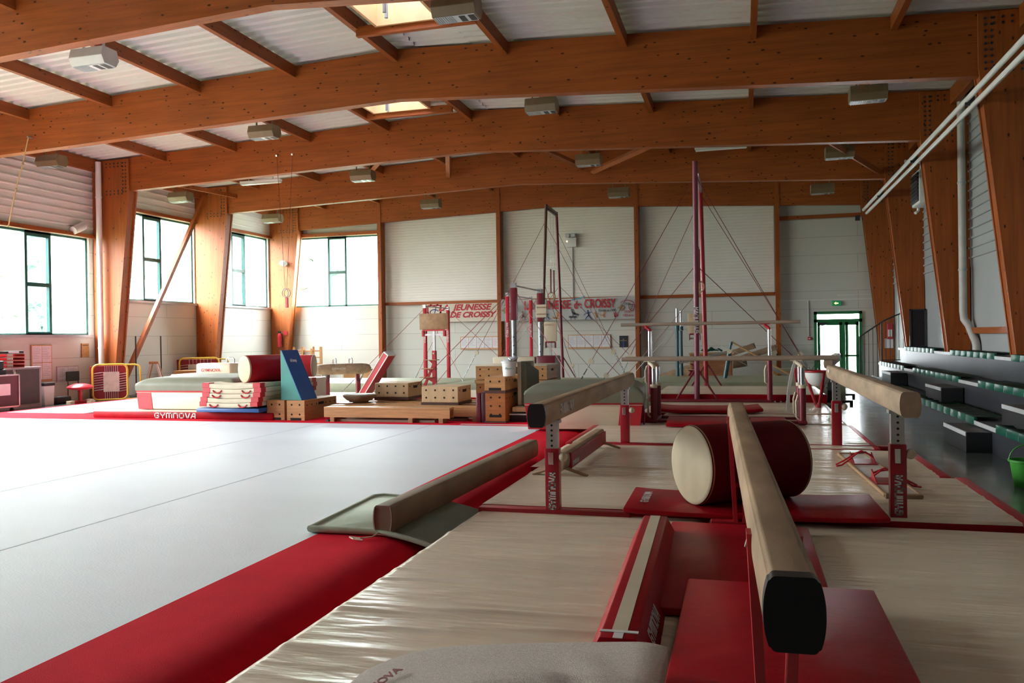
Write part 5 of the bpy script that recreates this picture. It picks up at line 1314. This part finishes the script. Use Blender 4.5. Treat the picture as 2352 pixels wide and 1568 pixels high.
def figure(cx, mat, limbs, head, s_=.3, extra=None):
    b = B()
    for l, t in limbs: stroke(b, [(u*s_, v*s_) for u, v in l], t*s_)
    disc(b, head[0]*s_, head[1]*s_, .11*s_)
    o = b.out('sport_figure', mat, cl); o.location = (cx, yb, -.22); o.rotation_euler = FRONT
run = ([([(0, .25), (.05, -.05)], .2), ([(.05, -.05), (.25, -.2), (.4, -.45)], .11), ([(.05, -.05), (-.15, -.25), (-.45, -.4)], .11), ([(0, .22), (-.2, .1)], .08), ([(0, .22), (.2, .1), (.25, .25)], .08)], (0, .48))
figure(-1.65, plain('brown_print', (.2, .12, .1), .6), [([(0, .3), (-.02, .02)], .24), ([(-.02, .02), (-.2, -.2), (-.12, -.45)], .12), ([(0, .02), (.2, -.15), (.35, -.45)], .12), ([(0, .25), (-.25, .1), (-.45, -.2)], .07)], (-.08, .5))
figure(-.83, LETB, *run)
figure(-.42, ORANGE, [([(-.05, -.3), (.05, .0), (.0, .35)], .16), ([(-.05, -.3), (-.4, -.3), (-.55, -.15)], .12), ([(.05, 0), (.3, -.1), (.5, -.3)], .1), ([(-.1, -.4), (.5, -.4)], .08)], (.22, .1))
figure(.13, LETK, [([(-.35, -.2), (.35, -.2)], .22), ([(-.2, -.25), (-.24, -.5)], .07), ([(.2, -.25), (.24, -.5)], .07), ([(-.05, .4), (.2, .15), (.6, .02)], .2), ([(0, .3), (.05, -.1)], .07)], (-.1, .6))
figure(.67, LETB, [([(0, .25), (.05, -.05)], .2), ([(.05, -.05), (.2, -.25), (.4, -.5)], .1), ([(.05, -.05), (-.15, -.25), (-.3, -.5)], .1), ([(0, .22), (.35, .3)], .08), ([(0, .22), (-.3, .15), (-.5, 0)], .06)], (-.02, .45))
figure(.94, ORANGE, [([(0, .1), (.1, -.2), (.1, -.5)], .16), ([(0, .1), (-.3, .3)], .1), ([(0, .1), (.4, .15)], .1)], (-.05, .35), .22)
figure(1.2, ORANGE, [([(.1, .1), (0, -.15), (.15, -.4)], .16), ([(0, -.15), (-.5, -.05)], .12), ([(.1, .1), (.35, .25)], .1)], (.15, .35), .22)
figure(1.6, LETR, [([(0, -.35), (-.1, .2)], .12), ([(0, -.35), (.15, .15), (.1, .3)], .12), ([(0, -.35), (.35, -.2)], .14)], (.3, -.1), .25)
b = B(); stroke(b, [(-.25, 0), (-.1, .03), (.1, .06), (.25, .12)], .045); o = b.out('swimmer_stroke', plain('light_blue_print', (.15, .4, .6), .6), cl); o.location = (.3, yb, .3); o.rotation_euler = FRONT
# notice boards on the back wall: five sheets in a frame each
def notice(name, label, loc, n, w_, h, rot=0, cols=None, framem=CORK, lines=True):
    cols = cols or n; rows = n//cols
    r = thing(name, label, 'notice board', loc, rot)
    b = B(); b.box(-w_/2, w_/2, -.008, .012, -h/2, h/2); b.out('backing', framem, r)
    for i in range(n):
        c, rw = i % cols, i//cols
        pw, ph = (w_-.04)/cols, (h-.07)/rows
        x0 = -w_/2+.02+c*pw; z0 = -h/2+.05+rw*(ph)
        b = B(); b.box(x0+.008, x0+pw-.008, -.012, -.008, z0+.01, z0+ph-.01); sh = b.out('sheet', PAPER, r)
        b = B(); rn = random.Random(i+int(w_*100))
        for k in range(7):
            zz = z0+ph*(.85-.1*k); b.box(x0+.03, x0+pw*(.5+.4*rn.random()), -.0128, -.012, zz, zz+.008)
        b.out('printed_line', plain('grey_print', (.35, .33, .38), .8), sh)
    return r
notice('notice_board', 'five pinned sheets in a wooden strip below the cream banner', (-9.21, YB-.03, 1.37), 5, 1.55, .48)
notice('notice_board', 'five pinned sheets in a wooden strip below the white banner', (-5.2, YB-.03, 1.37), 5, 1.52, .50)
r = thing('poster', 'dark poster of a gymnast in blue with outstretched arms', 'poster', (-4.0, YB-.03, 1.36))
b = B(); b.box(-.14, .14, -.006, .01, -.2, .2); b.out('sheet', plain('dark_poster', (.02, .022, .03), .4), r)
b = B(); stroke(b, [(0, .02), (0, -.18)], .05); o = b.out('printed_figure', LETB, r); o.location = (0, -.008, 0); o.rotation_euler = FRONT
b = B(); stroke(b, [(-.11, .03), (.11, .03)], .018); disc(b, 0, .075, .022); o = b.out('printed_skin', SUEDEL, r); o.location = (0, -.0085, 0); o.rotation_euler = FRONT
# fire extinguisher, loudspeaker, camera
r = thing('fire_extinguisher', 'red fire extinguisher hung on the corner column', 'fire extinguisher', (-17.15, 28.05, 1.32))
b = B(); b.lathe([(0, 0), (.08, 0), (.085, .03), (.085, .42), (.06, .5), (.03, .53), (0, .53)], n=24); b.out('cylinder', REDPB, r, smooth=50)
b = B(); b.box(-.05, .05, -.03, .03, .53, .6); b.tube([(.04, 0, .56), (.11, 0, .52), (.12, 0, .3), (.1, 0, .1)], .014, 8); b.out('valve_hose', BLACKP, r)
b = B(); b.box(.14, .3, .04, .05, .45, .62); b.out('sign_plate', LETR, r)
b = B(); b.lathe([(0, 0), (.09, 0), (.1, .1), (.1, .3), (0, .3)], n=20, M=Matrix.Rotation(radians(100), 4, 'Y')); r = b.out('wall_speaker', WHITEP, smooth=50); r.location = (-17.05, 28.1, 4.55); r.rotation_euler = (0, 0, -.6); tag(r, 'small white cylindrical speaker on the corner column', 'speaker')
r = thing('wall_projector', 'white tubular spotlight fixed above the low left window', 'spotlight', (-17.45, 18.5, 4.72)); b = B(); b.lathe([(0, 0), (.1, 0), (.11, .08), (.11, .42), (0, .42)], n=20, M=Matrix.Rotation(radians(115), 4, 'X')@Matrix.Translation((0, 0, -.2))); b.out('tube', WHITEP, r, smooth=50); b = B(); b.box(-.15, .02, -.05, .05, -.05, .05); b.out('arm', GREYP, r)
# rope with knots and ring straps
r = thing('climbing_rope', 'thin knotted cord hanging from the second beam at the left', 'rope', (-15.09, 14.6, 6.1))
b = B(); pts = [(0, 0, 0), (-.18, .02, -.55), (-.36, 0, -1.1), (-.58, 0, -1.9)]; b.tube(pts, .012, 6); b.out('cord', plain('rope_hemp', (.50, .34, .16), .9), r)
for p in pts[1:]:
    b = B(); b.lathe([(0, -.035), (.03, 0), (0, .035)], n=8, M=Matrix.Translation(p)); b.out('knot', plain('rope_hemp_dark', (.36, .24, .12), .9), r)
b = B(); b.cyl((0, .1, .02), (0, -.02, .02), .02); b.out('hook', STEEL, r)
r = thing('hanging_rings', 'pair of gym rings on thin cords hung near the corner window', 'gym rings', (-11.5, 19.15, 6.4))
for x in (-.21, .25):
    b = B(); b.tube([(x, 0, 0), (x*.8, 0, -.8), (.0+x*.1, 0, -3.5)], .006, 6); b.out('cord', DKREDV, r)
    b = B(); b.cyl((x, .1, .05), (x, -.03, .0), .025); b.out('hook', STEEL, r)
    b = B(); b.tube([(x*.12+.09*cos(a), .02*x, -3.6+.11*sin(a)) for a in [2*pi*k/24 for k in range(24)]], .012, 8, closed=True); b.out('ring', GREYSTRIP, r, smooth=60)
b = B(); b.box(-.02, .06, -.02, .02, -3.98, -3.72, bev=.01); b.out('red_tag', REDPB, r)

# ------------------------------------------------------------------ things by the left wall
XW = -17.32
r = thing('office_cabinet', 'grey cabinet with two dark roller doors by the left wall', 'cabinet', (-17.15, 15.22, 0))
b = B(); b.box(-.25, .25, -.2, 1.4, 0, 1.0, bev=.006); b.out('carcass', plain('mauve_grey_metal', (.34, .30, .30), .5), r)
for y0, y1 in ((-.13, .56), (.65, 1.33)):
    b = B(); b.box(.25, .262, y0, y1, .1, .95); d = b.out('door', plain('dark_roller_door', (.06, .045, .042), .5, .15, 4), r)
b = B(); b.box(.25, .275, .575, .635, .3, .9); b.out('handle_strip', plain('pale_green_handle', (.5, .55, .42), .4), r)
XC = -16.95
r = thing('wheeled_cart', 'dark red wheeled flight case with a white label at the left edge', 'cart', (-16.5, 14.75, 0))
b = B(); b.box(-.35, .3, -.6, .55, .12, .86, bev=.01); b.out('case', plain('maroon_laminate', (.08, .028, .036), .5), r)
b = B()
for z in (.12, .84): b.box(.3, .312, -.6, .56, z, z+.03)
b.box(.29, .312, .53, .56, .12, .86); b.out('edge_trim', STEEL, r)
b = B(); b.box(.312, .316, -.5, .3, .4, .66); b.out('label', PAPER, r)
b = B(); b.cyl((.2, .42, .05), (.2, .46, .05), .05); b.cyl((.2, -.5, .05), (.2, -.46, .05), .05); b.out('castor', BLACKP, r)
r = thing('printer', 'black printer standing on the flight case at the left edge', 'printer', (-16.6, 14.75, .862)); b = B(); b.box(-.2, .2, -.4, .4, 0, .12, bev=.01); b.box(-.18, .16, -.38, .38, .12, .32, bev=.02); b.out('body', BLACKP, r); b = B(); b.box(.16, .165, -.3, .3, .15, .29); b.out('panel', plain('dark_glass', (.05, .06, .07), .1), r)
r = thing('letter_trays', 'stack of red letter trays on the office cabinet', 'letter tray', (-17.15, 15.95, 1.0))
for k in range(4):
    b = B(); b.box(-.17, .17, -.26, .26, .085*k, .085*k+.012); b.box(-.17, .17, -.26, -.245, .085*k, .085*k+.07); b.box(-.17, .17, .245, .26, .085*k, .085*k+.07); b.out('tray', REDPB, r)
r = thing('ring_binder', 'black ring binder lying on the red letter trays', 'binder', (-17.15, 15.95, 1.34)); b = B(); b.box(-.15, .17, -.24, .24, 0, .06, bev=.006); b.out('cover', BLACKP, r); b = B(); b.box(.165, .172, -.2, .1, .012, .05); b.out('pages', PAPER, r)
b = B(); b.lathe([(0, 0), (.07, 0), (.07, .16), (0, .16)], n=16, M=Matrix.Rotation(pi/2, 4, 'X')@Matrix.Translation((0, .07, 0))); o = b.out('paper_roll', CREAMF, smooth=50); o.location = (-17.05, 15.55, 1.0); tag(o, 'cream roll lying on the cabinet before the red trays', 'roll')
b = B(); b.box(-.1, .1, -.16, .16, 0, .07, bev=.03); o = b.out('yellow_cloth', YELLOWP, smooth=50); o.location = (-17.05, 15.22, 1.0); tag(o, 'folded yellow cloth on the office cabinet', 'cloth')
r = thing('wall_shelf', 'beige letter shelves with dark edges at the left edge of the picture', 'shelf', (-17.38, 14.95, 1.02))
b = B(); b.box(-.15, .1, -.2, .5, 0, .62); b.out('back', PLYPALE, r); b = B()
for k in range(5): b.box(.1, .125, -.15, .46, .08+.12*k, .1+.12*k)
b.out('shelf_edge', DKMETAL, r)
r = thing('desk_lamp', 'white folded papers leaning on the beige shelves', 'papers', (-17.2, 15.3, 1.5)); b = B(); b.box(-.1, .1, -.12, .12, 0, .02, M=Matrix.Rotation(-.6, 4, 'Y')); b.out('sheet', PAPER, r); r.name = 'loose_papers'
notice('notice_board', 'wooden framed board of four sheets above the white bin', (XL+.03, 17.35, 1.1), 4, .62, .95, -pi/2, cols=2) if False else None
r = notice('notice_board', 'wooden framed board of four sheets on the left wall above the white bin', (XL+.03, 17.3, 1.06), 4, .66, .96, pi/2, cols=2)
r = notice('pinned_sheets', 'two mauve sheets pinned low on the left wall above the black chair', (XL+.03, 18.15, .75), 2, .75, .42, pi/2, framem=plain('mauve_sheet', (.50, .42, .44), .8))
r = thing('poster', 'narrow orange poster on the left wall beside the column', 'poster', (XL+.03, 18.78, 1.37), pi/2); b = B(); b.box(-.13, .13, -.006, .01, -.19, .19); b.out('sheet', plain('orange_sheet', (.50, .27, .10), .7, .2, 20), r); b = B(); b.box(-.1, .1, -.008, -.006, .13, .15); b.out('printed_line', LETK, r)
r = thing('waste_bin', 'white bin with a black swing lid beside the grey cabinet', 'bin', (-17.1, 16.93, 0)); b = B(); b.prism([(-.14, 0), (.14, 0), (.165, .5), (-.165, .5)], 'x', -.13, .13, bev=.01); b.out('body', WHITEP, r, smooth=40); b = B(); b.box(-.15, .15, -.175, .175, .5, .58, bev=.02); b.out('lid', BLACKP, r)
b = B(); b.box(-.15, .15, -.24, .24, 0, .2, bev=.05); o = b.out('black_bag', BLACKP, smooth=50); o.location = (-17.1, 17.4, 0); tag(o, 'black bag on the floor beside the white bin', 'bag')
r = thing('chair', 'black chair with a low padded back against the left wall', 'chair', (-17.1, 18.05, 0))
b = B(); b.box(-.2, .2, -.2, .2, .42, .47, bev=.02); b.out('seat', BLACKP, r); b = B(); b.box(-.24, -.19, -.22, .22, .56, .82, bev=.02); b.out('backrest', BLACKP, r)
for x, y in ((-.2, -.18), (-.2, .18), (.18, -.18), (.18, .18)):
    b = B(); b.cyl((x, y, 0), (x, y, .44 if x > 0 else .6), .013); b.out('leg', DKMETAL, r)
r = thing('mushroom_trainer', 'bright red mushroom trainer on a post with cream feet', 'mushroom trainer', (-16.6, 17.55, 0))
b = B(); b.lathe([(0, .36), (.2, .36), (.31, .40), (.32, .43), (.26, .48), (.12, .52), (0, .525)], n=36); b.out('cap', REDPB, r, smooth=60)
b = B(); b.cyl((0, 0, .06), (0, 0, .38), .045); p = b.out('post', REDPB, r, smooth=50); b = B(); b.box(-.05, .05, -.3, .3, 0, .08); b.box(-.3, .3, -.05, .05, 0, .07); b.out('cross_base', REDP, r)
b = B()
for x, y in ((0, -.33), (0, .33), (.33, 0)): b.box(x-.07, x+.07, y-.07, y+.07, 0, .09, bev=.008)
b.out('foot_block', CREAMF, r)
def mini_tramp(label, loc, rz, wd, h, tilt, second=True):
    r = thing('mini_trampoline', label, 'trampoline', loc, rz)
    M = Matrix.Rotation(tilt, 4, 'X')
    def loop(x0, x1, z0, z1, rad, y): 
        pts = []
        for cx, cz, a0 in ((x1-rad, z1-rad, 0), (x0+rad, z1-rad, pi/2), (x0+rad, z0+rad, pi), (x1-rad, z0+rad, 3*pi/2)):
            pts += [M @ Vector((cx+rad*cos(a0+k*pi/8), y, cz+rad*sin(a0+k*pi/8))) for k in range(5)]
        return pts
    b = B(); b.tube(loop(-wd/2, wd/2, .03, h, .14, 0), .028, 8, closed=True); fr = b.out('frame', YELLOWP, r, smooth=60)
    if second:
        b = B(); b.tube(loop(-wd/2+.3, wd/2+.34, .03, h, .14, .25), .025, 8, closed=True); b.out('folded_leg', YELLOWP, r, smooth=60)
    b = B(); b.box(-wd/2+.26, wd/2-.2, -.006, .006, .24, h-.2, M=M); b.out('bed', plain('trampoline_bed', (.47, .38, .32), .7), r)
    b = B(); b.box(-wd/2-.07, wd/2-.02, .05, .075, .05, h-.03, bev=.012, M=M); b.out('spring_pad', plain('tramp_red_pad', (.26, .012, .02), .45), r)
    b = B()
    for k in range(7):
        x = lerp(-wd/2+.3, wd/2-.24, k/6)
        for za, zb_ in ((.05, .24), (h-.2, h-.02)): b.cyl(M @ Vector((x, 0, za)), M @ Vector((x, 0, zb_)), .007, n=6)
    for k in range(8):
        z = lerp(.28, h-.24, k/7)
        b.cyl(M @ Vector((-wd/2, 0, z)), M @ Vector((-wd/2+.26, 0, z+.03)), .007, n=6); b.cyl(M @ Vector((wd/2, 0, z)), M @ Vector((wd/2-.2, 0, z-.03)), .007, n=6)
    b.out('spring', STEEL, r)
    return r
mini_tramp('small trampoline with yellow frame standing upright by the left column', (-16.55, 18.55, .0), .75, .85, .98, -.08)
r = mini_tramp('second yellow-framed trampoline leaning behind the wooden boxes', (-16.7, 22.6, .0), .75, 1.2, 1.06, -.2)
for k, (x, y) in enumerate(((-16.85, 19.9), (-16.8, 20.9))):
    r = thing('pole_stand', ('thin black pole on a round foot right behind the upright trampoline', 'thin black pole standing beside the slanting brace')[k], 'pole', (x, y, 0)); b = B(); b.cyl((0, 0, .02), (0, 0, 1.75), .02); b.out('pole', DKMETAL, r); b = B(); b.lathe([(0, 0), (.18, 0), (.18, .02), (.03, .05), (0, .05)], n=20); b.out('foot', DKMETAL, r)
r = thing('a_frame_trestle', 'pale wooden A-frame trestle near the left windows', 'trestle', (-16.75, 20.55, 0), .5)
for sx_ in (-1, 1):
    for y in (-.1, .12):
        b = B(); b.prism([(sx_*.28, 0), (sx_*.34, 0), (sx_*.1, .98), (sx_*.04, .98)] if sx_ > 0 else [(-.34, 0), (-.28, 0), (-.04, .98), (-.1, .98)], 'y', y-.025, y+.025); b.out('leg', WHITEP if y < 0 else WOODPALE, r)
b = B(); b.box(-.13, .13, -.13, .15, .93, 1.0); b.out('top_board', WOODPALE, r); b = B(); b.box(-.2, .2, -.02, .02, .4, .5); b.out('crossbar', WOODPALE, r)
r = thing('wooden_crate', 'long stacked wooden crates behind the left crash mat', 'crate', (-16.2, 22.0, 0), .35)
for k in range(2):
    b = B(); b.box(-.75, .9, -.3, .3, .02+.34*k, .34+.34*k, bev=.006); b.out('crate', PLY if k else BENCHW, r)
# wooden ladder frames by the corner
for k, (x, y, rz_, lb) in enumerate(((-15.3, 27.2, 0.06, 'wooden ladder frame standing in front of the corner window wall'), (-15.95, 27.75, .5, 'second wooden ladder frame behind it, half hidden by the blue wedge'))):
    r = thing('wooden_ladder_frame', lb, 'ladder frame', (x, y, 0), rz_)
    for xx in (-.36, -.0, .36):
        b = B(); b.box(xx-.035, xx+.035, -.05, .05, 0, 1.32 if xx else 1.25); b.out('upright', BENCHW, r)
    b = B()
    for i in range(5): b.box(-.36, .36, -.02, .02, .2+.235*i, .245+.235*i)
    b.out('rung', BENCHW, r)
    b = B(); b.box(-.33, -.03, .05, .2, .9, 1.2); b.out('white_box', WHITEP, r)
r = thing('low_bench_chest', 'low wooden chest along the back wall under the corner window', 'chest', (-13.6, 28.1, 0)); b = B(); b.box(-.8, .45, -.2, .2, 0, .42, bev=.01); b.out('chest_body', BENCHW, r); b = B(); b.box(-.82, .47, -.22, .22, .42, .46, bev=.01); b.out('lid', DARKBROWN, r)
# red hose/poster and paper on the right column
r = thing('red_reel_cover', 'red fire blanket case hung on a right column behind the railing', 'fire blanket', (4.43, 28.09, 1.33)); b = B(); b.box(-.08, .1, -.06, .02, 0, .5, bev=.02); b.out('case', REDPB, r); b = B(); b.box(-.05, .07, -.066, -.06, .08, .3); b.out('label', LETW, r)
r = thing('paper_notice', 'white paper notice below the red case on the right column', 'paper', (4.42, 28.115, 1.07)); b = B(); b.box(-.12, .12, -.01, .01, -.02, .28); b.out('sheet', PAPER, r)
